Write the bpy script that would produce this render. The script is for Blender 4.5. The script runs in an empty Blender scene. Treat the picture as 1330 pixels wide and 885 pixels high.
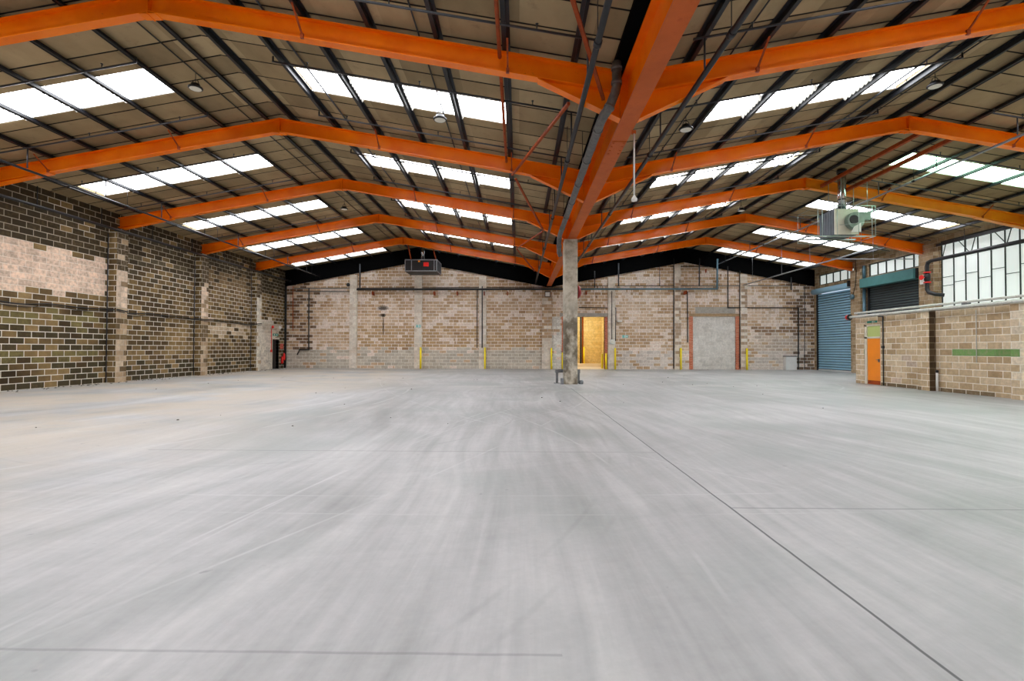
import bpy, bmesh, math, random
from mathutils import Vector, Matrix
random.seed(7)
sc = bpy.context.scene
COL = sc.collection

# ------------------------------------------------------------------ camera (metres; X right, Y into the hall, Z up)
F, YAW, PITCH, ROLL, H = 640.0, 0.0134, 0.0173, 0.0028, 1.375
r0 = Vector((math.cos(YAW), math.sin(YAW), 0)); f0 = Vector((-math.sin(YAW), math.cos(YAW), 0)); u0 = Vector((0, 0, 1))
FWD = math.cos(PITCH)*f0 + math.sin(PITCH)*u0
UP = -math.sin(PITCH)*f0 + math.cos(PITCH)*u0
RT2 = math.cos(ROLL)*r0 + math.sin(ROLL)*UP
UP2 = math.cos(ROLL)*UP - math.sin(ROLL)*r0
EYE = Vector((0, 0, H))
cd = bpy.data.cameras.new('camera'); cam = bpy.data.objects.new('camera', cd); COL.objects.link(cam)
cd.sensor_fit = 'HORIZONTAL'; cd.sensor_width = 36.0; cd.lens = F/1330*36.0; cd.clip_end = 300
cam.matrix_world = Matrix(((RT2.x, UP2.x, -FWD.x, 0), (RT2.y, UP2.y, -FWD.y, 0), (RT2.z, UP2.z, -FWD.z, H), (0, 0, 0, 1)))
sc.camera = cam
def ray(px, py):
    return FWD + RT2*((px-665)/F) - UP2*((py-442.5)/F)
def on_y(px, py, y):
    d = ray(px, py); return EYE + d*(y/d.y)
def on_x(px, py, x):
    d = ray(px, py); return EYE + d*(x/d.x)
def on_z(px, py, z):
    d = ray(px, py); return EYE + d*((z-H)/d.z)

# ------------------------------------------------------------------ building dimensions
L, RL, V, RR, W, YB = -16.25, -7.15, 2.09, 11.42, 20.3, 34.1
YF = -6.24
S = 0.175
FY = [9.36, 14.56, 19.76, 24.96, 30.16]
BAYS = [-6.24, -1.04, 4.16] + FY
SK0, SK1 = 2.2, 3.34
ZT, ZLN = 8.245, 8.40            # rafter top / lining underside at the ridge
def off(x):
    return abs(x-RL) if x < V else abs(x-RR)
def zl(x): return ZLN - S*off(x)
def zr(x): return ZT - S*off(x)
OX = 14.1                         # office front
OZ = 2.72

# ------------------------------------------------------------------ mesh builder
class MB:
    def __init__(s): s.v = []; s.f = []; s.sm = []
    def add(s, vs, fs, smooth=False):
        b = len(s.v); s.v += [tuple(v) for v in vs]
        for f in fs: s.f.append([b+i for i in f]); s.sm.append(smooth)
        return s
    def box(s, x0, x1, y0, y1, z0, z1):
        if x0 > x1: x0, x1 = x1, x0
        if y0 > y1: y0, y1 = y1, y0
        if z0 > z1: z0, z1 = z1, z0
        vs = [(x0,y0,z0),(x1,y0,z0),(x1,y1,z0),(x0,y1,z0),(x0,y0,z1),(x1,y0,z1),(x1,y1,z1),(x0,y1,z1)]
        return s.add(vs, [(0,3,2,1),(4,5,6,7),(0,1,5,4),(1,2,6,5),(2,3,7,6),(3,0,4,7)])
    def hexa(s, lo, hi):          # lo, hi: 4 corners each, counter-clockwise from above
        return s.add(list(lo)+list(hi), [(0,3,2,1),(4,5,6,7),(0,1,5,4),(1,2,6,5),(2,3,7,6),(3,0,4,7)])
    def prism_y(s, poly, y0, y1): # poly: list of (x,z)
        n = len(poly)
        a = sum(poly[i][0]*poly[(i+1)%n][1]-poly[(i+1)%n][0]*poly[i][1] for i in range(n))
        if a < 0: poly = poly[::-1]
        vs = [(x,y0,z) for x,z in poly]+[(x,y1,z) for x,z in poly]
        fs = [tuple(range(n)), tuple(range(2*n-1,n-1,-1))]
        fs += [(i, i+n, (i+1)%n+n, (i+1)%n) for i in range(n)]
        return s.add(vs, fs)
    def prism_x(s, poly, x0, x1): # poly: list of (y,z)
        n = len(poly)
        a = sum(poly[i][0]*poly[(i+1)%n][1]-poly[(i+1)%n][0]*poly[i][1] for i in range(n))
        if a < 0: poly = poly[::-1]
        vs = [(x0,y,z) for y,z in poly]+[(x1,y,z) for y,z in poly]
        fs = [tuple(range(n-1,-1,-1)), tuple(range(n,2*n))]
        fs += [(i, (i+1)%n, (i+1)%n+n, i+n) for i in range(n)]
        return s.add(vs, fs)
    def tube(s, pts, r, n=10, cap=True):
        pts = [Vector(p) for p in pts]; rs = r if isinstance(r, (list, tuple)) else [r]*len(pts)
        rings = []
        t0 = (pts[1]-pts[0]).normalized()
        ref = Vector((0,0,1)) if abs(t0.z) < .9 else Vector((1,0,0))
        nrm = t0.cross(ref).normalized()
        for i, p in enumerate(pts):
            a = (pts[i]-pts[i-1]).normalized() if i > 0 else t0
            b = (pts[i+1]-pts[i]).normalized() if i < len(pts)-1 else a
            t = (a+b).normalized() if (a+b).length > 1e-6 else a
            nrm = (nrm - t*nrm.dot(t)).normalized(); bn = t.cross(nrm)
            k = 1/max(.5, t.dot(a))
            rings.append([p+(nrm*math.cos(2*math.pi*j/n)+bn*math.sin(2*math.pi*j/n))*rs[i]*k for j in range(n)])
        b0 = len(s.v)
        s.add([v for q in rings for v in q], [(i*n+j, i*n+(j+1)%n, (i+1)*n+(j+1)%n, (i+1)*n+j) for i in range(len(pts)-1) for j in range(n)], True)
        if cap:
            s.f.append([b0+j for j in range(n)][::-1]); s.sm.append(False)
            m = b0+(len(pts)-1)*n
            s.f.append([m+j for j in range(n)]); s.sm.append(False)
        return s
    def bar(s, p, q, a, b, up=(0,0,1)):    # rectangular bar, width a (sideways), height b
        p, q = Vector(p), Vector(q); t = (q-p).normalized(); up = Vector(up)
        if abs(t.dot(up)) > .95: up = Vector((0,1,0))
        sd = t.cross(up).normalized(); u = sd.cross(t)
        c = lambda o: [o-sd*a/2-u*b/2, o+sd*a/2-u*b/2, o+sd*a/2+u*b/2, o-sd*a/2+u*b/2]
        return s.add(c(p)+c(q), [(0,1,2,3),(7,6,5,4),(0,4,5,1),(1,5,6,2),(2,6,7,3),(3,7,4,0)])
    def lathe(s, prof, c, ax='z', n=20):   # prof: (r, h) along axis
        c = Vector(c); vs = []
        for r, h in prof:
            for j in range(n):
                a, b = r*math.cos(2*math.pi*j/n), r*math.sin(2*math.pi*j/n)
                vs.append(c + (Vector((a,b,h)) if ax == 'z' else Vector((a,h,b)) if ax == 'y' else Vector((h,a,b))))
        m = len(prof)
        s.add(vs, [(i*n+j, i*n+(j+1)%n, (i+1)*n+(j+1)%n, (i+1)*n+j) for i in range(m-1) for j in range(n)]+[tuple(range(n))[::-1], tuple(range((m-1)*n, m*n))], True)
        s.sm[-1] = s.sm[-2] = False
        return s

ORG = {}
def root(name, loc, label, cat, group=None, kind=None):
    o = bpy.data.objects.new(name, None); COL.objects.link(o); o.location = loc; o.empty_display_size = .2
    ORG[o.name] = Vector(loc); tag(o, label, cat, group, kind); return o
def tag(o, label, cat, group=None, kind=None):
    if label: o['label'] = label
    if cat: o['category'] = cat
    if group: o['group'] = group
    if kind: o['kind'] = kind
    return o
def mesh(name, mb, mat, parent=None, loc=None, fix=True):
    org = ORG[parent.name] if parent else Vector(loc) if loc is not None else Vector((0,0,0))
    me = bpy.data.meshes.new(name)
    me.from_pydata([(v[0]-org.x, v[1]-org.y, v[2]-org.z) for v in mb.v], [], mb.f)
    me.polygons.foreach_set('use_smooth', mb.sm)
    if fix:
        bm = bmesh.new(); bm.from_mesh(me); bmesh.ops.recalc_face_normals(bm, faces=bm.faces); bm.to_mesh(me); bm.free()
    me.update()
    for m in (mat if isinstance(mat, list) else [mat]): me.materials.append(m)
    o = bpy.data.objects.new(name, me); COL.objects.link(o)
    if parent: o.parent = parent
    else: o.location = org
    ORG[o.name] = org
    return o
def struct(name, mb, mat): 
    o = mesh(name, mb, mat); o['kind'] = 'structure'; return o
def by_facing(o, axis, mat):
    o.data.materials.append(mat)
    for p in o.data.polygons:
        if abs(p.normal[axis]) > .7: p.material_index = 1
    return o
def single(name, mb, mat, label, cat, group=None, kind=None):
    xs = [v[0] for v in mb.v]; ys = [v[1] for v in mb.v]; zs = [v[2] for v in mb.v]
    return tag(mesh(name, mb, mat, None, ((min(xs)+max(xs))/2, (min(ys)+max(ys))/2, min(zs))), label, cat, group, kind)

# ------------------------------------------------------------------ materials
class N:
    def __init__(s, name):
        s.m = bpy.data.materials.new(name); s.m.use_nodes = True; s.t = s.m.node_tree; s.t.nodes.clear()
        s.out = s.t.nodes.new('ShaderNodeOutputMaterial'); s.b = s.t.nodes.new('ShaderNodeBsdfPrincipled'); s.t.links.new(s.b.outputs[0], s.out.inputs[0])
        s._geo = None
    def new(s, t, **k):
        n = s.t.nodes.new(t)
        for a, b in k.items(): setattr(n, a, b)
        return n
    def set(s, sock, v):
        if hasattr(v, 'is_output') or isinstance(v, bpy.types.NodeSocket): s.t.links.new(v, sock)
        elif isinstance(v, (tuple, list)) and len(v) == 3 and sock.type == 'RGBA': sock.default_value = (*v, 1)
        else: sock.default_value = v
    def math(s, op, a, b=0.0, c=0.0):
        n = s.new('ShaderNodeMath', operation=op)
        s.set(n.inputs[0], a); s.set(n.inputs[1], b)
        if op in ('MULTIPLY_ADD', 'WRAP', 'SMOOTH_MIN'): s.set(n.inputs[2], c)
        return n.outputs[0]
    def mix(s, f, a, b, blend='MIX'):
        n = s.new('ShaderNodeMix', data_type='RGBA', blend_type=blend)
        s.set(n.inputs[0], f); s.set(n.inputs[6], a); s.set(n.inputs[7], b); return n.outputs[2]
    def fmix(s, f, a, b):
        n = s.new('ShaderNodeMix', data_type='FLOAT'); s.set(n.inputs[0], f); s.set(n.inputs[2], a); s.set(n.inputs[3], b); return n.outputs[0]
    def rng(s, v, a, b, c=0.0, d=1.0):
        n = s.new('ShaderNodeMapRange'); s.set(n.inputs[0], v)
        for i, x in enumerate((a, b, c, d)): s.set(n.inputs[i+1], x)
        return n.outputs[0]
    def geo(s):
        if not s._geo: s._geo = s.new('ShaderNodeNewGeometry')
        return s._geo
    def pos(s): return s.geo().outputs['Position']
    def sep(s, v):
        n = s.new('ShaderNodeSeparateXYZ'); s.set(n.inputs[0], v); return n.outputs
    def comb(s, x, y, z):
        n = s.new('ShaderNodeCombineXYZ')
        for i, v in enumerate((x, y, z)): s.set(n.inputs[i], v)
        return n.outputs[0]
    def noise(s, vec, scale, detail=3, rough=.55, dist=0.0):
        n = s.new('ShaderNodeTexNoise'); s.set(n.inputs['Vector'], vec); n.inputs['Scale'].default_value = scale
        n.inputs['Detail'].default_value = detail; n.inputs['Roughness'].default_value = rough; n.inputs['Distortion'].default_value = dist
        return n.outputs[0]
    def white(s, vec):
        n = s.new('ShaderNodeTexWhiteNoise', noise_dimensions='3D'); s.set(n.inputs['Vector'], vec); return n.outputs
    def ramp(s, f, stops, mode='LINEAR'):
        n = s.new('ShaderNodeValToRGB'); n.color_ramp.interpolation = mode; e = n.color_ramp.elements
        while len(e) < len(stops): e.new(.5)
        for el, (p, c) in zip(e, stops): el.position = p; el.color = (*c, 1)
        s.set(n.inputs[0], f); return n.outputs[0]
    def bump(s, h, strength=.3, dist=.01):
        n = s.new('ShaderNodeBump'); n.inputs['Strength'].default_value = strength; n.inputs['Distance'].default_value = dist
        s.set(n.inputs['Height'], h); s.t.links.new(n.outputs[0], s.b.inputs['Normal'])
    def fin(s, col=None, rough=.6, metal=0.0, spec=None):
        if col is not None: s.set(s.b.inputs['Base Color'], col)
        s.set(s.b.inputs['Roughness'], rough); s.set(s.b.inputs['Metallic'], metal)
        if spec is not None: s.b.inputs['Specular IOR Level'].default_value = spec
        return s.m
def lin(r, g, b):
    f = lambda c: (c/255/12.92) if c/255 <= .04045 else ((c/255+.055)/1.055)**2.4
    return (f(r), f(g), f(b))

def painted(name, rgb, rough=.45, metal=0.0, var=.25, scale=3.0, dirt=None, spec=None):
    n = N(name); c = lin(*rgb); k = n.noise(n.pos(), scale, 4, .6)
    col = n.mix(n.rng(k, .3, .75), tuple(x*(1-var) for x in c), tuple(min(1, x*(1+var)) for x in c))
    if dirt:
        col = n.mix(n.rng(n.noise(n.pos(), scale*2.3, 5, .7), .55, .75), col, lin(*dirt))
    return n.fin(col, rough, metal, spec)
def glow(name, rgb, e, base=(230,230,230)):
    n = N(name); n.fin(lin(*base), .5)
    k = n.noise(n.pos(), 1.1, 3)
    n.set(n.b.inputs['Emission Color'], lin(*rgb)); n.set(n.b.inputs['Emission Strength'], n.rng(k, .3, .7, e*.85, e*1.1))
    return n.m

CH, BL = 0.213, 0.477
def blocks(name, ramp, mortar, zones=(), white=None, whiteP=None, ch=CH, bl=BL, seed=0.0, joint=.016, grime=.35, spots=(), soft=.55, ragged=1.0, bumpy=.5, zoff=0.0):
    """Blockwork: every block gets its own tone; zones repaint whole blocks (u0,u1,z0,z1,chance,colour,mortar)."""
    n = N(name); p = n.sep(n.pos()); nn = n.sep(n.geo().outputs['True Normal'])
    facing = n.math('GREATER_THAN', n.math('ABSOLUTE', nn[1]), .5)
    u = n.fmix(facing, p[1], p[0]); z = n.math('ADD', p[2], zoff)
    rz = n.math('DIVIDE', z, ch); row = n.math('FLOOR', rz); fr = n.math('FRACT', rz)
    par = n.math('MULTIPLY', n.math('FLOORED_MODULO', row, 2.0), .5)
    uu = n.math('ADD', n.math('DIVIDE', u, bl), par); colm = n.math('FLOOR', uu); fu = n.math('FRACT', uu)
    dz = n.math('MULTIPLY', n.math('MINIMUM', fr, n.math('SUBTRACT', 1.0, fr)), ch)
    du = n.math('MULTIPLY', n.math('MINIMUM', fu, n.math('SUBTRACT', 1.0, fu)), bl)
    fine = n.noise(n.pos(), 9.0, 4, .65)
    d = n.math('ADD', n.math('MINIMUM', dz, du), n.math('MULTIPLY', n.math('SUBTRACT', fine, .5), .012))
    mort = n.rng(d, joint*.35, joint*.75, 1.0, 0.0)
    rnd = n.white(n.comb(colm, row, seed)); r3 = n.sep(rnd[1])
    uc = n.math('MULTIPLY', n.math('SUBTRACT', n.math('ADD', colm, .5), par), bl); zc = n.math('MULTIPLY', n.math('ADD', row, .5), ch)
    big = n.noise(n.pos(), .45, 3, .6)
    t = n.math('ADD', n.math('MULTIPLY', r3[0], soft), n.math('MULTIPLY', n.rng(big, .3, .7), 1-soft))
    col = n.ramp(t, ramp)
    mcol = mortar
    uj = n.math('ADD', uc, n.math('MULTIPLY', n.math('SUBTRACT', r3[1], .5), 1.2*ragged)); zj = n.math('ADD', zc, n.math('MULTIPLY', n.math('SUBTRACT', r3[2], .5), .5*ragged))
    if white:
        k = n.noise(n.comb(u, n.math('MULTIPLY', zc, 2.2), seed), .5, 3, .7)
        wm = n.math('LESS_THAN', n.math('ADD', n.math('MULTIPLY', r3[1], .35), n.rng(k, .25, .75)), whiteP)
        wm = n.math('MULTIPLY', wm, n.rng(fine, .3, .5, .55, 1.0))
        col = n.mix(wm, col, white)
    for (a, b, c0, c1, ch_, zc_, zm) in zones:
        m = n.math('MULTIPLY', n.math('MULTIPLY', n.math('GREATER_THAN', uj, a), n.math('LESS_THAN', uj, b)), n.math('MULTIPLY', n.math('GREATER_THAN', zj, c0), n.math('LESS_THAN', zj, c1)))
        m = n.math('MULTIPLY', m, n.math('LESS_THAN', r3[2] if ch_ < 1 else 0.0, ch_))
        tone = n.mix(n.rng(r3[0], 0, 1), tuple(x*.82 for x in zc_), tuple(min(1, x*1.12) for x in zc_))
        col = n.mix(n.math('MULTIPLY', m, n.rng(fine, .25, .55, .6, 1.0)), col, tone)
        if zm: mcol = n.mix(m, mcol, zm)
    col = n.mix(mort, col, mcol)
    g = n.noise(n.comb(n.math('MULTIPLY', u, 1.6), n.math('MULTIPLY', z, .7), 3.0), 1.3, 5, .7)
    col = n.mix(n.rng(g, .45, .75, 0, grime), col, n.mix(1.0, col, (.35,.32,.27), 'MULTIPLY'))
    col = n.mix(.8, col, n.ramp(fine, [(.25, (.72,.72,.72)), (.7, (1.15,1.13,1.1))]), 'MULTIPLY')
    for (su, sz, ru, rzz, a) in spots:
        e = n.math('ADD', n.math('POWER', n.math('DIVIDE', n.math('SUBTRACT', u, su), ru), 2.0), n.math('POWER', n.math('DIVIDE', n.math('SUBTRACT', z, sz), rzz), 2.0))
        e = n.math('ADD', e, n.math('MULTIPLY', n.math('SUBTRACT', fine, .5), 1.5))
        col = n.mix(n.rng(e, .2, 1.1, a, 0.0), col, lin(38, 32, 28))
    n.bump(n.math('ADD', n.math('MULTIPLY', mort, -1.0), n.math('MULTIPLY', fine, .5)), bumpy, .012)
    return n.fin(col, .88, 0.0, .25)

M = {}
M['left'] = blocks('dark_blockwork', [(.0, lin(54,43,27)), (.35, lin(88,71,45)), (.6, lin(128,106,69)), (1, lin(166,140,98))], lin(232,226,212),
    zones=[(-10, 40, 4.9, 9, .85, lin(62,52,36), lin(170,160,142)), (10, 19.2, .2, 2.6, .55, lin(122,112,70), None), (10, 19.2, 1.3, 2.0, .7, lin(70,60,40), None), (10,40,0,.75,.55,lin(70,62,42),None),
           (-10, 19.3, 3.3, 4.85, 1, lin(232,206,184), lin(238,222,206)),
           (19.4, 24.2, 4.2, 5.2, .35, lin(84,74,54), None),
           (25.6, 30.0, 1.9, 2.8, .7, lin(196,176,150), None), (25, 30, 3.8, 5.6, .75, lin(122,100,70), None),
           (30.1, 32.6, 0, 3.3, 1, lin(222,214,200), lin(228,220,208)), (31, 33.3, 2.3, 3.0, .8, lin(202,190,172), lin(214,206,194))],
    seed=1.0, joint=.022, grime=.35, ragged=.35)
PIER = [(.0, lin(120,98,72)), (.4, lin(178,154,124)), (1, lin(222,204,180))]
M['leftpier'] = blocks('pier_blockwork', PIER, lin(196,186,170), seed=4.0, bl=.36, zones=[(-40, 40, 4.5, 9, .9, lin(78,66,46), None), (-40,40,2.9,4.4,.8,lin(226,204,182),None), (28,31,0,4.6,.9,lin(226,220,206),lin(228,222,210)), (18,26,.2,2.4,.35,lin(110,92,64),None)], grime=.45)
M['back'] = blocks('end_wall_blockwork', [(.0, lin(150,118,86)), (.25, lin(184,152,118)), (.55, lin(206,178,148)), (1, lin(228,208,188))], lin(244,238,230),
    white=lin(232,216,204), whiteP=.58, zones=[(-17, 3, 0, 1.35, .85, lin(196,188,174), lin(226,222,212)), (6.8, 21, 0, 1.2, .75, lin(216,206,198), lin(228,222,214)),
           (-17, -14.2, 1.2, 6, .5, lin(120,92,68), None), (18.7,21,0,7,.6,lin(124,100,80),None),(-12,3,1.5,3.0,.75,lin(188,156,116),None), (6.8,11,1.6,2.9,.6,lin(190,158,124),None), (15.8,20,2.5,2.9,.8,lin(150,120,92),None), (16,20,1.2,2.4,.7,lin(206,188,172),None),(2.0,3.2,0,3.6,.9,lin(228,226,220),lin(214,210,204))],
    seed=2.0, joint=.026, grime=.25, soft=.4, ragged=.5, spots=[(-9.45, 4.2, .42, .2, .85), (-9.4, 3.7, .16, .14, .9), (-9.4, 3.0, .06, .8, .8), (-9.5,3.7,.3,.12,.6), (-14.9,1.3,.5,.1,.55)])
M['backpier'] = blocks('pier_pale_blockwork', [(.0, lin(196,176,156)), (.5, lin(224,214,200)), (1, lin(238,232,222))], lin(222,214,204), seed=6.0, bl=.5, grime=.22, zones=[(1,3,1.9,5.6,.7,lin(182,150,116),None),(10,17,0,6,.5,lin(176,150,124),None)])
M['office'] = blocks('tan_blockwork', [(.0, lin(160,132,98)), (.3, lin(194,170,136)), (.75, lin(214,194,164)), (1, lin(228,212,188))], lin(240,232,218),
    zones=[(13.7, 16.45, 1.28, 1.49, 1, lin(112,150,88), lin(126,156,104)), (0, 21, 0, .2, .8, lin(120,102,76), None), (17.6,18.6,.2,1.2,.4,lin(206,186,168),None), (-1,14,0,3,.8,lin(232,218,196),None)], seed=3.0, joint=.022, grime=.25, ragged=.12, soft=.7, zoff=.08)
M['darkside'] = blocks('dark_side_blockwork', [(.0, lin(60,48,36)), (.5, lin(84,68,50)), (1, lin(120,100,74))], lin(130,116,96), seed=3.0, joint=.022, zoff=.08)  # darker blocks for the pilaster sides turned to the viewer
M['upper'] = blocks('upper_blockwork', [(.0, lin(120,96,68)), (.5, lin(170,146,114)), (1, lin(200,180,152))], lin(198,186,166), seed=9.0, grime=.5)
M['infill'] = blocks('grey_infill_blockwork', [(.0, lin(194,190,184)), (.5, lin(212,208,202)), (1, lin(224,221,216))], lin(214,210,204), seed=5.0, grime=.3, bumpy=.3)
M['redbrick'] = blocks('red_brick', [(.0, lin(170,84,58)), (.5, lin(206,112,78)), (1, lin(214,140,110))], lin(208,176,156), ch=.078, bl=.23, seed=8.0, joint=.012, grime=.25)
M['yellowroom'] = blocks('yellow_blockwork', [(.0, lin(222,190,116)), (.5, lin(232,206,138)), (1, lin(238,216,156))], lin(214,186,118), seed=7.0, grime=.2, ch=.213)  # yellow block tone for the lobby walls

# floor
def floor_mat():
    n = N('power_floated_concrete'); p = n.sep(n.pos()); x, y = p[0], p[1]
    # streaks: sweeping passes fan out from the middle of the hall and bend across it
    bend = n.noise(n.pos(), .06, 2, .5)
    xs = n.math('ADD', x, n.math('MULTIPLY', n.math('SUBTRACT', bend, .5), 9.0))
    s1 = n.noise(n.comb(n.math('MULTIPLY', xs, 2.6), n.math('MULTIPLY', y, .16), 0.0), 1.0, 5, .6, .4)
    s2 = n.noise(n.comb(n.math('MULTIPLY', x, 9.0), n.math('MULTIPLY', y, .35), 5.0), 1.0, 4, .6, .3)
    blot = n.noise(n.comb(x, n.math('MULTIPLY', y, .6), 9.0), .38, 4, .6, .6)
    fine = n.noise(n.pos(), 14.0, 4, .7)
    dx, dy = n.math('ADD', x, 3.5), n.math('SUBTRACT', y, 14.0)
    rad = n.math('SQRT', n.math('ADD', n.math('MULTIPLY', dx, dx), n.math('MULTIPLY', dy, dy)))
    rings = n.noise(n.comb(n.math('MULTIPLY', rad, 4.5), 0.3, 0.0), 1.0, 4, .7)
    t = n.math('ADD', n.math('ADD', n.math('MULTIPLY', s1, .34), n.math('MULTIPLY', s2, .16)), n.math('ADD', n.math('MULTIPLY', blot, .32), n.math('ADD', n.math('MULTIPLY', rings, .08), n.math('MULTIPLY', n.noise(n.comb(n.math('MULTIPLY', x, 1.5), y, 7.0), 1.6, 6, .72, .8), .10))))
    col = n.ramp(t, [(.34, lin(116,119,118)), (.45, lin(150,151,150)), (.52, lin(167,167,167)), (.62, lin(187,187,186))])
    cool = n.rng(n.noise(n.pos(), .35, 2), .50, .66, 0, .5)
    col = n.mix(cool, col, lin(134,142,138))
    # warm worn screed patches towards the dark wall
    wp = n.math('MULTIPLY', n.rng(n.noise(n.comb(n.math('MULTIPLY', x, .7), y, 2.0), .35, 4, .65), .42, .56), n.rng(x, -3.0, -8.0))
    col = n.mix(n.math('MULTIPLY', wp, .65), col, lin(184,170,150))
    pale = n.math('MULTIPLY', n.rng(n.noise(n.comb(n.math('MULTIPLY', x, .3), y, 4.0), .8, 4, .6), .55, .68), n.rng(y, 12.0, 20.0))
    col = n.mix(n.math('MULTIPLY', pale, .4), col, lin(196,192,182))
    # scuffs, tyre arcs and specks
    sp = n.rng(n.noise(n.comb(n.math('MULTIPLY', x, 1.3), n.math('MULTIPLY', y, 1.3), 0), 5.0, 2, .5), .735, .775)
    col = n.mix(n.math('MULTIPLY', sp, .35), col, lin(96,96,96))
    def arc(cx, cy, r, w, a, c, col):
        ax, ay = n.math('SUBTRACT', x, cx), n.math('SUBTRACT', y, cy)
        q = n.math('SQRT', n.math('ADD', n.math('MULTIPLY', ax, ax), n.math('MULTIPLY', ay, ay)))
        m = n.rng(n.math('ABSOLUTE', n.math('SUBTRACT', q, r)), w*.3, w, a, 0)
        m = n.math('MULTIPLY', m, n.rng(n.noise(n.pos(), .7, 2), .42, .58))
        return n.mix(m, col, c)
    pl, dk = lin(196,196,197), lin(118,118,116)
    for a in [(-9, 8, 10.3, .03, .2, dk), (-9, 8, 10.55, .03, .15, dk), (-14, 4, 15.2, .025, .4, pl), (-4, 26, 6.0, .10, .35, dk), (-4, 26, 7.7, .10, .3, dk), (6, 22, 7, .06, .3, pl), (-3.5, 24, 3.2, .1, .4, dk), (12, 12, 8.5, .04, .2, dk), (-20, 14, 16.5, .05, .35, pl), (40, -4, 43.0, .02, .4, pl), (42, -2, 44.6, .02, .3, pl), (-60, 30, 64, .02, .35, pl), (-38, -20, 50, .015, .35, pl), (-38, -20, 49.4, .012, .3, pl), (-2, 60, 55.4, .02, .3, pl), (-1, 60, 55.9, .015, .25, pl), (-50, 40, 58.5, .02, .3, pl), (-4.5, 10, 4.4, .03, .25, dk), (30, 30, 37, .025, .3, pl)]:
        col = arc(*a, col)
    # saw-cut joints
    jn = n.noise(n.pos(), 3.0, 3)
    wob = n.math('MULTIPLY', n.math('SUBTRACT', jn, .5), .015)
    j = n.rng(n.math('ABSOLUTE', n.math('ADD', n.math('SUBTRACT', x, 1.845), wob)), .006, .012, .85, 0)
    j = n.math('MULTIPLY', j, n.math('LESS_THAN', y, 17.5))
    for yy, x0, x1, a in [(6.62, -5, 1.85, .35), (4.33, 1.85, 12, .45), (2.24, -6, .2, .25), (12.0, -12, 3, .15)]:
        q = n.rng(n.math('ABSOLUTE', n.math('ADD', n.math('SUBTRACT', y, yy), wob)), .004+.0006*yy, .01+.0012*yy, a, 0)
        q = n.math('MULTIPLY', q, n.math('MULTIPLY', n.math('GREATER_THAN', x, x0), n.math('LESS_THAN', x, x1)))
        j = n.math('MAXIMUM', j, q)
    col = n.mix(j, col, lin(52,54,56))
    col = n.mix(.5, col, n.ramp(fine, [(.3, (.9,.9,.9)), (.7, (1.06,1.06,1.06))]), 'MULTIPLY')
    n.bump(n.math('SUBTRACT', n.math('MULTIPLY', fine, .3), j), .15, .004)
    return n.fin(col, n.rng(t, .4, .6, .42, .6), 0, .4)
M['floor'] = floor_mat()

def lining_mat():
    n = N('aged_roof_lining_board'); p = n.sep(n.pos()); x, y = p[0], p[1]
    q = n.math('FRACT', n.math('DIVIDE', n.math('SUBTRACT', y, 9.36), 5.2/7)); idx = n.math('FLOOR', n.math('DIVIDE', n.math('SUBTRACT', y, 9.36), 5.2/7))
    d = n.math('MULTIPLY', n.math('MINIMUM', q, n.math('SUBTRACT', 1.0, q)), 5.2/7)
    wv = n.math('MULTIPLY', n.math('SUBTRACT', n.noise(n.pos(), 1.2, 2), .5), .02)
    seam = n.rng(n.math('ADD', d, wv), .016, .028, 1, 0)
    r = n.white(n.comb(idx, n.math('FLOOR', n.math('DIVIDE', x, 1.3)), 2.0))
    k = n.noise(n.comb(x, n.math('MULTIPLY', y, .5), 0), 1.2, 4, .6)
    col = n.ramp(n.math('ADD', n.math('MULTIPLY', r[0], .4), n.math('MULTIPLY', k, .6)), [(.2, lin(126,109,82)), (.5, lin(158,138,105)), (.85, lin(188,167,131))])
    col = n.mix(n.rng(n.noise(n.pos(), 3.0, 5, .7), .58, .75, 0, .4), col, lin(100,78,64))
    col = n.mix(seam, col, lin(10,9,9))
    sag = n.math('SUBTRACT', n.noise(n.comb(n.math('MULTIPLY', x, .5), n.math('MULTIPLY', y, 2.4), 0), 1.0, 2), n.math('MULTIPLY', seam, .3))
    n.bump(sag, .5, .05)
    return n.fin(col, .8, 0, .2)
M['lining'] = lining_mat()
M['black'] = painted('matt_black', (6,6,7), .9, 0, .3, 2.0, spec=.05)

def orange_mat():
    n = N('orange_steel_paint'); k = n.noise(n.pos(), 1.4, 4, .6); c = n.noise(n.pos(), 7.0, 5, .75)
    col = n.mix(n.rng(k, .35, .7), lin(244,114,2), lin(255,134,6))
    col = n.mix(n.rng(c, .66, .74, 0, .55), col, lin(120,48,22))
    return n.fin(col, .27, 0, .32)
M['orange'] = orange_mat()
def warm_lit_mat():
    n = N('warm_lit_orange_paint'); k = n.noise(n.pos(), 1.4, 4, .6)  # warm light on one rafter and haunch, put into a yellower orange
    col = n.mix(n.rng(k, .35, .7), lin(240,134,8), lin(252,158,26))
    return n.fin(col, .4, 0, .4)
M['warmlit'] = warm_lit_mat()
M['rust'] = painted('rusty_orange_paint', (158,66,18), .6, 0, .3, 5.0, dirt=(74,34,18), spec=.25)
M['beam'] = painted('worn_terracotta_paint', (190,92,38), .55, 0, .12, 2.0, dirt=(172,74,28), spec=.2)
M['purlin'] = painted('dark_purlin_paint', (24,26,31), .42, .1, .35, 2.0, spec=.4)
M['pipe'] = painted('dark_pipe_paint', (30,31,35), .42, .1, .25, 3.0)
M['range'] = painted('grey_steel_pipe', (62,64,69), .36, .4, .25, 3.0)
M['brightpipe'] = painted('bright_steel_conduit', (150,154,160), .35, .6, .2, 3.0)
M['bluepipe'] = painted('blue_grey_pipe', (84,116,130), .4, .2, .2, 3.0)
M['cable'] = painted('black_cable', (22,21,22), .6, 0, .2, 3.0)
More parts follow.
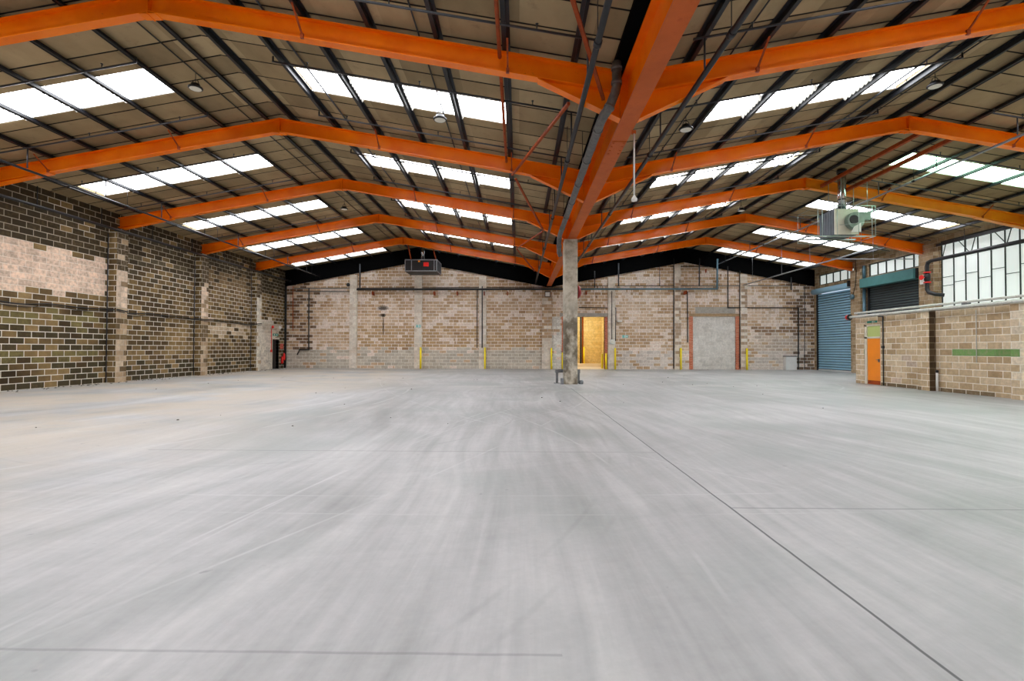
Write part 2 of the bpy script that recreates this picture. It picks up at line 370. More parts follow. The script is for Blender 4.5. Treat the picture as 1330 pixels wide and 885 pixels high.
M['drain'] = painted('grey_plastic_drainpipe', (96,94,92), .55, 0, .4, 8.0, dirt=(60,58,56))
M['white'] = painted('white_paint', (226,226,222), .5, 0, .06, 3.0)
M['whitetrunk'] = painted('white_cable_trunking', (206,206,200), .5, 0, .12, 4.0, dirt=(150,146,138))
M['redsign'] = painted('faded_red_notice', (206,96,76), .6, 0, .2, 4.0)
M['yellow'] = painted('safety_yellow_paint', (255,226,0), .45, 0, .08, 4.0)
M['red'] = painted('signal_red_paint', (226,26,20), .4, 0, .12, 4.0)
M['steel'] = painted('weathered_grey_steel', (128,132,136), .45, .4, .25, 5.0)
M['chrome'] = painted('bright_flue_steel', (196,200,204), .22, .95, .06, 2.0)
M['wire'] = painted('zinc_cage_bar', (170,182,176), .35, .6, .1, 3.0)
M['heatergrey'] = painted('heater_side_panel', (84,92,98), .45, .3, .2, 3.0)
M['heaterpale'] = painted('heater_front_panel', (206,204,186), .5, .1, .12, 3.0)
M['heaterblack'] = painted('black_heater_casing', (20,21,23), .45, .1, .3, 3.0)
M['ductgreen'] = painted('grey_green_fan_scroll', (128,146,134), .4, .4, .2, 3.0)
M['shutter'] = painted('blue_shutter_slats', (156,202,228), .45, .1, .06, 1.0)
M['shutterdark'] = painted('dark_shutter_slats', (70,80,84), .42, .2, .15, 1.0)
M['joint'] = painted('slat_groove_shade', (40,62,78), .6, 0, .1, 1.0)  # shade inside the slat grooves, put into the colour
M['bell'] = painted('dark_red_enamel', (140,14,16), .4, 0, .1, 4.0)
M['teal'] = painted('teal_hood_paint', (72,124,124), .5, .1, .12, 2.0)
M['doororange'] = painted('orange_door_paint', (246,140,10), .4, 0, .06, 2.0)
M['doorframe'] = painted('cream_frame_paint', (214,206,188), .5, 0, .08, 3.0)
M['darkvoid'] = painted('dark_doorway_lining', (38,30,27), .8, 0, .2, 3.0)
M['concrete'] = painted('grey_lintel_concrete', (170,164,154), .8, 0, .15, 4.0, dirt=(130,122,110))
M['lintelwood'] = painted('weathered_timber_lintel', (168,140,104), .75, 0, .2, 5.0)
M['greensign'] = painted('green_sign', (40,140,120), .5, 0, .05, 3.0)
M['tealsign'] = painted('faded_teal_sign', (120,196,190), .5, 0, .05, 3.0)
M['innerfloor'] = painted('pale_screed', (226,208,176), .7, 0, .06, 2.0)
M['sash'] = painted('dark_glazing_bar', (44,48,46), .5, .2, .2, 3.0)
M['lens'] = painted('white_lamp_lens', (228,226,214), .4, 0, .03, 3.0)
M['debris'] = painted('grit', (92,88,82), .9, 0, .3, 3.0)
def column_mat():
    n = N('stained_column_concrete'); k = n.noise(n.pos(), 2.2, 6, .72, .3); s = n.noise(n.pos(), 14, 4, .7)
    z = n.sep(n.pos())[2]
    col = n.ramp(k, [(.3, lin(136,126,108)), (.5, lin(190,182,166)), (.7, lin(216,210,196))])
    dm = n.rng(n.noise(n.comb(n.math('MULTIPLY', n.sep(n.pos())[0], 1.6), 0, z), 1.6, 4, .6), .4, .56)
    dm = n.math('MULTIPLY', dm, n.rng(z, 3.4, 2.6))
    col = n.mix(n.math('MULTIPLY', dm, .8), col, lin(84,74,58))
    col = n.mix(n.rng(s, .6, .72, 0, .4), col, lin(200,196,186))
    n.bump(n.math('ADD', s, k), .4, .01)
    return n.fin(col, .85, 0, .25)
M['column'] = column_mat()
SKY_E = 14.0
M['sky'] = glow('rooflight_daylight', (248,250,255), SKY_E)
M['skygreen'] = glow('rooflight_daylight_green', (190,250,214), SKY_E)
M['skydim'] = glow('grimy_rooflight_daylight', (240,244,246), 3.2)
M['skyscallop'] = painted('translucent_sheet_edge', (150,148,140), .5, 0, .15, 6.0)
M['glass'] = glow('daylit_white_glazing', (226,236,232), .55, (205,210,206))
M['glassgreen'] = glow('dusty_fanlight_glass', (170,186,110), .25, (150,160,96))

# ------------------------------------------------------------------ shell
def cells(mb, axis, a0, a1, u0, u1, z0, z1, holes):
    """Solid wall slab (axis 'x' or 'y' normal, a0..a1 thick) with rectangular openings (u0,u1,z0,z1)."""
    us = sorted({u0, u1, *[h[0] for h in holes], *[h[1] for h in holes]}); zs = sorted({z0, z1, *[h[2] for h in holes], *[h[3] for h in holes]})
    us = [u for u in us if u0 <= u <= u1]; zs = [z for z in zs if z0 <= z <= z1]
    for i in range(len(us)-1):
        run = None
        for j in range(len(zs)-1):
            cu, cz = (us[i]+us[i+1])/2, (zs[j]+zs[j+1])/2
            solid = not any(h[0] < cu < h[1] and h[2] < cz < h[3] for h in holes)
            if solid and run is None: run = zs[j]
            if (not solid or j == len(zs)-2) and run is not None:
                top = zs[j+1] if solid else zs[j]
                if axis == 'x': mb.box(a0, a1, us[i], us[i+1], run, top)
                else: mb.box(us[i], us[i+1], a0, a1, run, top)
                run = None
    return mb

struct('floor', MB().box(L-.4, W+.4, YF-.4, YB+.05, -.2, 0), M['floor'])
# left wall with doorway
LD = on_x(353.2, 470, L).y, on_x(361.2, 470, L).y
ldz = 1.98
mb = cells(MB(), 'x', L-.3, L, YF-.3, YB+.3, 0, zl(L)+.03, [(LD[0], LD[1], 0, ldz)])
struct('wall_left', mb, M['left'])
# back wall
def zblk(x): return 7.42-.187*off(x)
dl, dr = on_y(732.7, 450, YB).x, on_y(785.2, 450, YB).x; dt = on_y(760, 411.5, YB).z
bl0, br0 = on_y(900, 450, YB).x, on_y(955.3, 450, YB).x; bt = on_y(930, 411.2, YB).z
mb = MB(); cells(mb, 'y', YB, YB+.3, L-.3, W+.3, 0, 5.2, [(dl, dr, 0, dt), (bl0, br0, 0, bt)])
mb.prism_y([(L-.3, 5.2), (V, 5.2), (V, zblk(V)), (RL, zblk(RL)), (L-.3, zblk(L-.3))], YB, YB+.3)
mb.prism_y([(V, 5.2), (W+.3, 5.2), (W+.3, zblk(W+.3)), (RR, zblk(RR)), (V, zblk(V))], YB, YB+.3)
struct('wall_back', mb, M['back'])
mb = MB()
for a, r, b in ((L, RL, V), (V, RR, W)):
    mb.prism_y([(a, zblk(a)-.02), (r, zblk(r)-.02), (r, zl(r)), (a, zl(a))], YB-.10, YB+.25)
    mb.prism_y([(r, zblk(r)-.02), (b, zblk(b)-.02), (b, zl(b)), (r, zl(r))], YB-.10, YB+.25)
struct('wall_gable', mb, M['black'])  # plain black strip from the block top up to the lining
# front wall behind the viewpoint
struct('wall_front', MB().box(L-.3, W+.3, YF-.3, YF, 0, 8.4), M['back'])
# right wall
S1 = (30.0, 33.75, 0, 5.42); W1 = (30.05, 33.6, 5.72, 6.42)
S2 = (24.98, 28.85, 2.3, 5.1); W2 = (25.0, 28.85, 5.62, 6.36)
GZ = (19.9, 23.95, 2.3, 6.62)
mb = cells(MB(), 'x', W, W+.3, YF-.3, YB+.3, 0, zl(W)+.03, [S1, W1, S2, W2, GZ])
struct('wall_right', mb, M['upper'])
# ceiling lining: four slopes with openings for the rooflights
def slope_ranges():
    return [('a', RL, -1, L-.3), ('b', RL, 1, V), ('c', RR, -1, V), ('d', RR, 1, W+.3)]
O0 = 1.74
def o_end(k): return 8.16 if k in 'ad' else 6.86
for k, rx, sg, xe in slope_ranges():
    mb = MB(); T = .06; om = abs(xe-rx)
    def slab(o0, o1, y0, y1):
        xa, xb = rx+sg*o0, rx+sg*o1
        if xa > xb: xa, xb = xb, xa
        za, zb = ZLN-S*abs(xa-rx), ZLN-S*abs(xb-rx)
        mb.hexa([(xa,y0,za),(xb,y0,zb),(xb,y1,zb),(xa,y1,za)], [(xa,y0,za+T),(xb,y0,zb+T),(xb,y1,zb+T),(xa,y1,za+T)])
    Y0, Y1 = YF-.3, YB+.3
    slab(0, O0, Y0, Y1); slab(o_end(k), om, Y0, Y1)
    y = Y0
    for b in BAYS:
        slab(O0, o_end(k), y, b+SK0); y = b+SK1
    slab(O0, o_end(k), y, Y1)
    struct('ceiling', mb, M['lining'])

SLOPE = {'a': 'outer dark-wall slope', 'b': 'inner dark-wall slope', 'c': 'inner shutter-side slope', 'd': 'outer shutter-side slope'}
ORD = ['first', 'second', 'third', 'fourth', 'fifth', 'sixth', 'seventh', 'eighth']
PO = [.4, 1.7, 3.0, 4.3, 5.6, 6.9, 8.2]      # purlin offsets from the ridge
# ------------------------------------------------------------------ rooflights
wn = 1
for k, rx, sg, xe in slope_ranges():
    for bi, b in enumerate(BAYS):
        y0, y1 = b+SK0, b+SK1
        lim = o_end(k)
        edges = [o for o in PO if 1.6 < o < lim+.1]
        def P(o, y, dz): return (rx+sg*o, y, ZLN-S*o+dz)
        oo = [O0+.01] + edges[1:-1] + [lim-.01]
        mc = lambda a, c, ya, yb, z0, z1: MB().hexa(*[[P(a,ya,z),P(c,ya,z),P(c,yb,z),P(a,yb,z)] if sg > 0 else [P(c,ya,z),P(a,ya,z),P(a,yb,z),P(c,yb,z)] for z in (z0, z1)])
        glass = M['skygreen'] if k == 'd' and bi in (4,) else M['skydim'] if bi == 7 else M['sky']
        if bi < 3:                            # behind or above the viewpoint: windows of the shell only
            struct('window_%d' % wn, mc(oo[0], oo[-1], y0+.01, y1-.01, .07, .085), glass); wn += 1
            continue
        t = root('skylight', P((O0+lim)/2, (y0+y1)/2, 0), 'white rooflight strip, %s bay from the end wall, %s' % (ORD[7-bi], SLOPE[k]), 'skylight', 'rooflights in the roof slopes')
        for i in range(len(oo)-1):
            mesh('pane', mc(oo[i]+.02, oo[i+1]-.02, y0+.03, y1-.03, .07, .085), glass, t)
        fr = MB()
        for ya, yb in ((y0+.004, y0+.035), (y1-.035, y1-.004)):
            q = mc(oo[0], oo[-1], ya, yb, .012, .11); fr.add(q.v, q.f)
        for o in oo:
            q = mc(o-.018 if o > oo[0] else o, o+.018 if o < oo[-1] else o, y0+.035, y1-.035, .055, .11); fr.add(q.v, q.f)
        mesh('kerb_frame', fr, M['white'], t)
        # scalloped laps of the corrugated sheet, hanging at the purlins
        for o in oo[1:-1]:
            sm = MB(); nn = 42; pa = []; pb = []
            for j in range(nn+1):
                yy = y0+.05+(y1-y0-.1)*j/nn; zz = -.012-.05*abs(math.sin(math.pi*7*j/nn))
                pa.append(P(o+.09, yy, zz-.05)); pb.append(P(o+.16, yy, zz+.085))
            sm.add(pa+pb, [(j, j+1, nn+2+j, nn+1+j) for j in range(nn)], True)
            mesh('sheet_lap', sm, M['skyscallop'], t, fix=False)

# ------------------------------------------------------------------ portal frames
def strip(a, b, za, zb, th):
    return [(a, za), (b, zb), (b, zb+th), (a, za+th)]
def make_frame(y, rx, xl, xr, label, hl, hr, right_paint='orange'):
    """hl, hr: (offset where the haunch starts, underside height at its end)."""
    t = root('portal_frame', (rx, y, ZT-.4), label, 'roof frame', 'orange portal frames', 'thing')
    D = .40
    for sg, xe in ((-1, xl), (1, xr)):
        xa = rx+sg*.012; o1 = abs(xe-rx); mb = MB()
        z0, z1 = ZT-S*.012, ZT-S*o1
        mb.prism_y(strip(xa, xe, z0-.022, z1-.022, .022), y-.1, y+.1)
        mb.prism_y(strip(xa, xe, z0-D, z1-D, .024), y-.1, y+.1)
        mb.prism_y([(xa, z0-D+.02), (xe, z1-D+.02), (xe, z1-.02), (xa, z0-.02)], y-.009, y+.009)
        mesh('rafter', mb, M[right_paint if sg > 0 else 'orange'], t)
        hs, hz = hl if sg < 0 else hr
        xs = rx+sg*hs; zs = ZT-S*hs-D
        mb = MB(); dz = .024
        mb.prism_y([(xs, zs-.004), (xe, z1-D-.004), (xe, hz+.02)], y-.009, y+.009)
        mb.prism_y(strip(xs, xe, zs-.026, hz, .022), y-.1, y+.1)
        mesh('haunch', mb, M[right_paint if sg > 0 else 'orange'], t)
    mb = MB().box(rx-.010, rx+.010, y-.11, y+.11, ZT-D-.06, ZT)
    mb.prism_y([(rx-.16, ZT-D-.03), (rx+.16, ZT-D-.03), (rx+.16, ZT-D-.045), (rx-.16, ZT-D-.045)], y-.1, y+.1)
    mesh('ridge_plate', mb, M['orange'], t)
    for sg in (-1, 1):
        for o in (3.0, 6.93):
            x = rx+sg*o
            mb = MB().bar((x, y-.09, ZT-S*o-D+.04), (x, y-.55, ZT-S*o-.03), .035, .02)
            mb.box(x-.03, x+.03, y-.125, y-.075, ZT-S*o-D-.02, ZT-S*o-D+.07)
            mesh('stay', mb, M['rust'], t)
    return t
ZHW = 6.16
for i, y in enumerate(FY):
    q = ORD[4-i]
    make_frame(y, RL, L+.012, V-.175, 'orange portal frame over the dark-wall span, %s from the end wall' % q, (6.9, ZHW), (7.5, 5.735))
    make_frame(y, RR, V+.175, W-.012, 'orange portal frame over the shutter-side span, %s from the end wall' % q, (7.5, 5.735), (6.7, ZHW), 'warmlit' if i == 2 else 'orange')

# valley beam on the concrete column
t = root('valley_beam', (V, 20, 5.726), 'deep terracotta painted steel beam running down the hall middle onto the concrete column', 'beam', kind='thing')
YV0, YV1 = -6.1, YB-.13
mesh('bottom_flange', MB().box(V-.165, V+.165, YV0, YV1, 5.726, 5.756), M['beam'], t)
mesh('web', MB().box(V-.012, V+.012, YV0, YV1, 5.756, 6.5), M['orange'], t)
mesh('top_flange', MB().box(V-.15, V+.15, YV0, YV1, 6.5, 6.53), M['orange'], t)
for y in FY:
    for sg in (-1, 1):
        mesh('stiffener', MB().box(V+sg*.012, V+sg*.16, y-.012, y+.012, 5.756, 6.5), M['orange'], t)
for y in (10.6, 21.2):
    mb = MB().box(V-.15, V+.15, y-.35, y+.35, 5.712, 5.7255)
    for a in (-.11, .11):
        for b in (-.28, -.1, .1, .28): mb.lathe([(.018, 0), (.018, .016)], (V+a, y+b, 5.698), n=6)
    mesh('splice_plate', mb, M['beam'], t)
# gutter over the beam
g = MB().box(V-.3, V+.3, YF+.1, YB-.13, 6.70, 6.72)
g.box(V-.32, V-.30, YF+.1, YB-.13, 6.70, 6.79); g.box(V+.30, V+.32, YF+.1, YB-.13, 6.70, 6.79)
single('valley_gutter', g, M['black'], 'black box gutter lying in the roof valley above the long middle beam', 'gutter')

# concrete column with corner guard
c0, c1 = on_y(733.4, 450, 19.3).x, on_y(750.3, 450, 19.3).x
cy0, cy1 = 19.3, 20.1
t = root('concrete_column', ((c0+c1)/2, 19.7, 0), 'stained square concrete column standing alone in the hall under the middle beam', 'column', kind='thing')
ch = .025
def chamfer_poly(x0, x1, y0, y1, c): return [(x0+c,y0),(x1-c,y0),(x1,y0+c),(x1,y1-c),(x1-c,y1),(x0+c,y1),(x0,y1-c),(x0,y0+c)]
po = chamfer_poly(c0, c1, cy0, cy1, ch); n8 = 8
mb = MB().add([(x,y,0) for x,y in po]+[(x,y,5.70) for x,y in po], [tuple(range(n8))[::-1], tuple(range(n8,2*n8))]+[(i,(i+1)%n8,(i+1)%n8+n8,i+n8) for i in range(n8)])
mesh('shaft', mb, M['column'], t)
mesh('bearing_plate', MB().box(c0-.03, c1+.03, cy0-.02, cy1+.02, 5.70, 5.7115), M['beam'], t)
t2 = root('column_guard', ((c0+c1)/2, 19.8, 0), 'low grey steel hoop guard around the foot of the concrete column', 'guard rail')
gl0 = on_y(723.3, 490, 19.95).x
mb = MB().box(gl0-.045, gl0+.045, 19.85, 20.0, 0, .52); mesh('post', mb, M['steel'], t2)
mesh('post', MB().box(c1+.06, c1+.15, 19.85, 20.0, 0, .52), M['steel'], t2)
mesh('rail', MB().box(gl0-.06, c1+.16, 20.12, 20.2, .42, .56).box(gl0-.06, gl0+.06, 19.8, 20.12, .42, .56).box(c1+.05, c1+.16, 19.8, 20.12, .42, .56), M['steel'], t2)
mesh('foot', MB().box(gl0-.12, gl0+.12, 19.78, 20.08, 0, .02), M['steel'], t2)
mesh('foot', MB().box(c1+.02, c1+.24, 19.75, 20.08, 0, .02), M['steel'], t2)
fx = on_y(754.5, 495, 19.35).x
single('buffer_block', MB().lathe([(.07, 0), (.09, .03), (.09, .13), (.06, .16)], (fx+.02, 19.45, 0.0), n=14), M['steel'], 'small rounded grey bollard stub at the shutter side of the column foot', 'bollard')
single('kick_plate', MB().box(c0-.16, c0-.035, 19.3, 19.34, 0, .24).box(c0-.16, c0-.035, 19.34, 19.5, 0, .02), M['steel'], 'short grey steel angle plate at the column foot beside the hoop guard', 'plate')
rb = on_y(751, 380.5, 20.0)
t = root('fire_bell', (c1, 19.75, rb.z), 'round red fire bell on the side of the concrete column', 'bell')
mesh('dome', MB().lathe([(.27, .035), (.265, .08), (.22, .14), (.12, .18), (.03, .19)], (c1, 19.75, rb.z), 'x', 22), M['bell'], t)
mesh('bracket', MB().box(c1+.003, c1+.04, 19.7, 19.8, rb.z-.08, rb.z+.08), M['pipe'], t)

# ------------------------------------------------------------------ purlins
for k, rx, sg, xe in slope_ranges():
    for i, o in enumerate(PO):
        x = rx+sg*o; zb = ZT-S*o+.006; zt = zb+.138
        mb = MB(); y0, y1 = YF+.05, YB-.12
        dx = S*.06*sg
        mb.box(x-.008, x+.008, y0, y1, zb, zt-.012)
        mb.box(x-.075 if sg > 0 else x+.008, x-.008 if sg > 0 else x+.075, y0, y1, zb+.0135, zb+.0255)
        mb.box(x+.008 if sg > 0 else x-.075, x+.075 if sg > 0 else x-.008, y0, y1, zt-.03, zt-.018)
        single('roof_purlin', mb, M['purlin'], 'dark steel purlin, %s below the ridge, %s' % (ORD[i], SLOPE[k]), 'purlin', 'roof purlins', 'thing')

# orange strut and zigzag braces beside the middle beam
for sg, x in ((-1, RL+6.78),):
    zz = ZT-S*6.78-.165
    single('tie_strut', MB().tube([(x, 9.49, zz), (x, 14.43, zz)], .036, 10), M['rust'], 'orange tube strut beside a purlin, between the nearest two frames, inner dark-wall slope', 'strut')
    single('tie_strut', MB().tube([(x, 4.2, zz), (x, 9.22, zz)], .036, 10), M['rust'], 'orange tube strut at the top of the picture beside a purlin, inner dark-wall slope', 'strut')
zb = [((V-.5, 9.25, 6.1), (-.2, 4.2, 6.55), 'fifth'), ((.96, 9.5, 6.15), (-.2, 14.42, 6.5), 'fourth'), ((-.1, 14.70, 6.48), (.96, 19.62, 6.15), 'third'), ((.96, 19.90, 6.15), (-.1, 24.82, 6.48), 'second'), ((-.1, 25.1, 6.48), (.96, 30.02, 6.15), 'first')]
for a, b, q in zb:
    single('diagonal_brace', MB().bar(a, b, .06, .05), M['rust'], 'slim orange diagonal brace beside the middle beam, %s full bay from the end wall' % q, 'brace', 'orange diagonal braces')

# ------------------------------------------------------------------ sprinkler pipes
def head(x, y, z, up=1):
    return MB().tube([(x,y,z), (x,y,z+up*.07)], .012, 6).lathe([(.008,0),(.03,.012),(.03,.018),(.006,.03)], (x,y,z+(.07 if up > 0 else -.10)), n=8)
MAIN = {'a': (-13.8, 6.36), 'b': (1.17, 5.95), 'c': (3.16, 6.08), 'd': (13.63, 7.22)}
for k, rx, sg, xe in slope_ranges():
    for bi, b in enumerate(BAYS):
        if bi < 2: continue
        for pi, dy in enumerate((1.62, 4.2)):
            if bi == 2 and pi == 0: continue
            y = b+dy
            if y > YB-.3: continue
            oe = 8.45
            z = lambda o: ZLN-S*o-.25
            q = ('hall side of', 'far side of')[pi]
            t = root('sprinkler_pipe', (rx+sg*1.57, y, z(1.57)), 'sprinkler pipe, %s %s rooflight from end wall, %s' % (q, ORD[7-bi], SLOPE[k]), 'pipe', 'sprinkler branch pipes')
            x0, x1 = rx+sg*1.57, rx+sg*oe
            mesh('branch_pipe', MB().tube([(x0,y,z(1.57)+.12),(x0,y,z(1.57)),(x1,y,z(oe))], .021, 8), M['range'], t)
            mx, mz = MAIN[k]; mo = abs(mx-rx)
            if .05 < z(mo)-mz: mesh('riser', MB().tube([(mx,y,z(mo)-.02),(mx,y,mz+.056)], .018, 8), M['range'], t)
            for o in (2.35, 4.9, 7.45):
                mesh('sprinkler_head', head(rx+sg*o, y, z(o)+.02), M['range'], t)
for k, (mx, mz) in MAIN.items():
    r = .05 if k in 'bc' else .034
    nm = {'a': 'long dark pipe under the rafters, nearest to the dark block wall', 'b': 'long dark pipe under the haunches on the dark-wall side of the middle beam', 'c': 'long dark pipe under the haunches on the shutter side of the middle beam', 'd': 'long pale pipe under the rafters just past the shutter-side ridge'}[k]
    t = root('sprinkler_main', (mx, 18, mz), nm, 'pipe', 'sprinkler mains')
    y1 = YB-.2
    mesh('main_pipe', MB().tube([(mx, YF+.3, mz), (mx, y1, mz)], r, 12), M['brightpipe' if k == 'd' else 'pipe'], t)
    for y in (7.3, 11.9, 17.1, 22.3, 27.5, 32.6):
        mesh('hanger', MB().tube([(mx, y, mz+r), (mx, y, zr(mx) if k in 'bc' else zl(mx)-.01)], .008, 6), M['pipe'], t)
        mesh('coupling', MB().tube([(mx, y-.06, mz), (mx, y+.06, mz)], r*1.3, 12), M['pipe'], t)
mx, mz = 15.4, 5.80
t = root('sprinkler_main', (mx, 25, mz), 'long pale pipe on tall hangers over the office roof, reaching the end wall', 'pipe', 'sprinkler mains')
mesh('main_pipe', MB().tube([(mx, 21.3, mz), (mx, YB-.1, mz)], .032, 12), M['brightpipe'], t)
for y in (22.3, 26.2, 29.0, 32.6):
    mesh('hanger', MB().tube([(mx, y, mz+.03), (mx, y, zl(mx)-.01)], .008, 6), M['brightpipe'], t)

t = root('cross_pipe', (18, 24.5, 5.87), 'thin pale pipe crossing level to the valve pier above the dark shutter', 'pipe')
mesh('pipe_run', MB().tube([(15.46, 24.5, 5.87), (19.55, 24.5, 5.87)], .022, 8), M['brightpipe'], t)
mesh('hanger', MB().tube([(17.5, 24.5, 5.89), (17.5, 24.5, zl(17.5)-.01)], .008, 6), M['brightpipe'], t)
# light conduits and high bay lamps
xc_ = -4.98
single('light_conduit', MB().tube([(xc_, 5, zl(xc_)-.055), (xc_, YB-.15, zl(xc_)-.055)], .022, 6), M['range'], 'thin grey conduit beside the second purlin, inner dark-wall slope', 'conduit', 'lamp conduits')
xc_ = 9.25
single('light_conduit', MB().tube([(xc_, 5, zl(xc_)-.055), (xc_, YB-.15, zl(xc_)-.055)], .022, 6), M['range'], 'thin grey conduit beside the second purlin, inner shutter-side slope', 'conduit', 'lamp conduits')
lamps = [(-8.0, 'outer slope of the dark-wall span', 7.78), (-1.94, 'inner slope of the dark-wall span', 6.98), (4.06, 'inner slope of the shutter-side span', 6.72), (10.07, 'shutter-side ridge', 7.76)]
for x, s, z0 in lamps:
    s = {'outer slope of the dark-wall span': 'outer dark-wall slope', 'inner slope of the dark-wall span': 'inner dark-wall slope', 'inner slope of the shutter-side span': 'inner shutter-side slope'}.get(s, s)
    zc = zl(x)-.055
    single('light_conduit', MB().tube([(x, 5, zc), (x, YB-.15, zc)], .016, 6), M['pipe'], 'thin dark conduit carrying the hung lamps, %s' % ('inner slope near the ridge of the shutter-side span' if 'ridge' in s else s), 'conduit', 'lamp conduits')
    for y, w in ((11.96, 'nearest the viewer'), (22.36, 'mid hall')):
        zz = z0 if y < 15 else zl(x)-.5
        if y > 15 and abs(x) < 6: continue
        t = root('high_bay_lamp', (x, y, zz), 'round dark high bay lamp with pale lens, %s, %s' % (w, s), 'lamp', 'high bay lamps')
        mesh('housing', MB().lathe([(.15,.0),(.165,.015),(.165,.04),(.11,.06),(.1,.12),(.05,.13)], (x,y,zz), n=24), M['pipe'], t)
        mesh('lens', MB().lathe([(.13,-.004),(.14,.006)], (x,y,zz), n=24), M['lens'], t)
        mesh('hanging_hook', MB().tube([(x,y,zz+.13),(x,y,zc-.02)], .008, 6).tube([(x-.09,y,zz+.1),(x-.06,y,zz+.2),(x,y,zz+.24),(x+.06,y,zz+.2),(x+.09,y,zz+.1)], .008, 6), M['pipe'], t)

# pendant sensor on a white pole by the beam
px_ = V+.165+.03; py_ = 9.75; pz = on_y(823, 262, py_).z
t = root('pendant_sensor', (px_, py_, pz), 'white sensor head on a long white pole hung beside the middle beam', 'sensor')
mesh('pole', MB().tube([(px_,py_,pz+.1),(px_,py_,5.70)], .017, 10), M['white'], t)
mesh('clamp', MB().box(px_-.05, px_+.03, py_-.03, py_+.03, 5.66, 5.72), M['beam'], t)
mesh('sensor_head', MB().lathe([(.02,.0),(.055,.01),(.06,.05),(.03,.1),(.02,.12)], (px_,py_,pz), n=16), M['white'], t)

# ribbed drainpipe beside the beam
dz = 5.70; dx = 1.55
pts = [(1.80, 9.05, 6.69), (1.80, 9.05, 6.25), (1.77, 9.05, 6.12), (1.66, 9.06, 5.84), (1.58, 9.14, 5.74), (dx, 9.3, dz), (dx, 18.6, dz), (dx, 18.85, dz-.08), (dx, 18.95, dz-.3), (dx, 18.95, 5.1), (dx+.06, 19.0, 4.96)]
t = root('valley_drainpipe', (dx, 14, dz), 'grey jointed drainpipe dropping from the valley gutter beside the middle beam to the column', 'drainpipe')
mesh('pipe_run', MB().tube(pts, .085, 14), M['drain'], t)
for a, b in (((1.80,9.05,6.60),(1.80,9.05,6.54)), ((1.80,9.05,6.34),(1.80,9.05,6.27)), ((1.675,9.06,5.87),(1.655,9.06,5.83)), *[((dx,y,dz),(dx,y+.07,dz)) for y in (9.6,11.2,12.8,14.4,16,17.5)], ((dx,18.95,5.4),(dx,18.95,5.32))):
    mesh('collar', MB().tube([a,b], .1, 14), M['drain'], t)
for y in (12.0, 17.0): mesh('hanger', MB().tube([(dx,y,dz+.085),(dx,y,zr(dx))], .008, 6), M['pipe'], t)
t = root('valley_drainpipe', (V-.62, 14, 6.2), 'second dark jointed pipe hidden up beside the beam web above the grey drainpipe', 'drainpipe')
xx = V-.30
mesh('pipe_run', MB().tube([(xx, 9.9, 6.3), (xx, 14.2, 6.3)], .07, 12), M['pipe'], t)
for y in (10.3, 11.2, 12.0, 12.8, 13.6): mesh('collar', MB().tube([(xx,y,6.3),(xx,y+.07,6.3)], .085, 12), M['drain'], t)
mesh('hanger', MB().tube([(xx,12.4,6.37),(xx,12.4,6.695)], .008, 6), M['pipe'], t)

# ------------------------------------------------------------------ left wall: piers, pipes, cable, door
PX = L+.35
for i, y in enumerate((19.5, 24.72, 29.95)):
    w = .28
    q = ('third', 'second', 'first')[i]
    o = single('wall_pier', MB().box(L+.004, PX, y-w, y+w, 0, ZHW-.02), M['leftpier'], 'block pier on the dark side wall, %s from the end wall' % q, 'pier', 'dark side wall piers', 'structure')
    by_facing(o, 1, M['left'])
t = root('eaves_pipe', (PX+.06, 20, 6.03), 'dark iron pipe running along the top of the dark block wall', 'pipe')
mesh('pipe_run', MB().tube([(PX+.07, YF+.4, 6.03), (PX+.07, YB-.2, 6.03)], .05, 12), M['pipe'], t)
for y in (15.9, 18.4, 21.0, 23.6, 26.2, 28.8, 31.5):
    mesh('hanger', MB().bar((PX+.07, y, 6.075), (PX+.07, y, zl(PX)-.18), .03, .012), M['pipe'], t)
# sagging cable
cpts = []
yy = 2.0
obst = [(19.5-.28, 19.5+.28), (24.72-.28, 24.72+.28), (29.95-.28, 29.95+.28)]
while yy < 30.4:
    near = any(a-.06 < yy < b+.06 for a, b in obst)
    x = (PX if near else L)+.035
    sag = .06*math.sin(yy*2.1)*math.sin(yy*.7)
    cpts.append((x, yy, 2.86+sag+(.02 if near else 0)))
    yy += .16
t = root('wall_cable', (L+.03, 20, 2.8), 'black cable sagging along the dark block wall at mid height', 'cable')
mesh('cable_run', MB().tube(cpts, .022, 6), M['cable'], t)
mesh('cable_run', MB().tube([(x+.004, y, z-.05-.05*abs(math.sin(y*1.3))) for x,y,z in cpts[::2]], .013, 6), M['cable'], t)
# thin conduits up the piers
for i, y in enumerate((19.5-.32, 24.72-.32, 29.95-.32)):
    single('wall_conduit', MB().tube([(L+.03, y, .02), (L+.03, y, 5.9)], .018, 8), M['range'], 'thin grey conduit up the %s side-wall pier from the end wall' % ('third','second','first')[i], 'conduit', 'pier conduits')
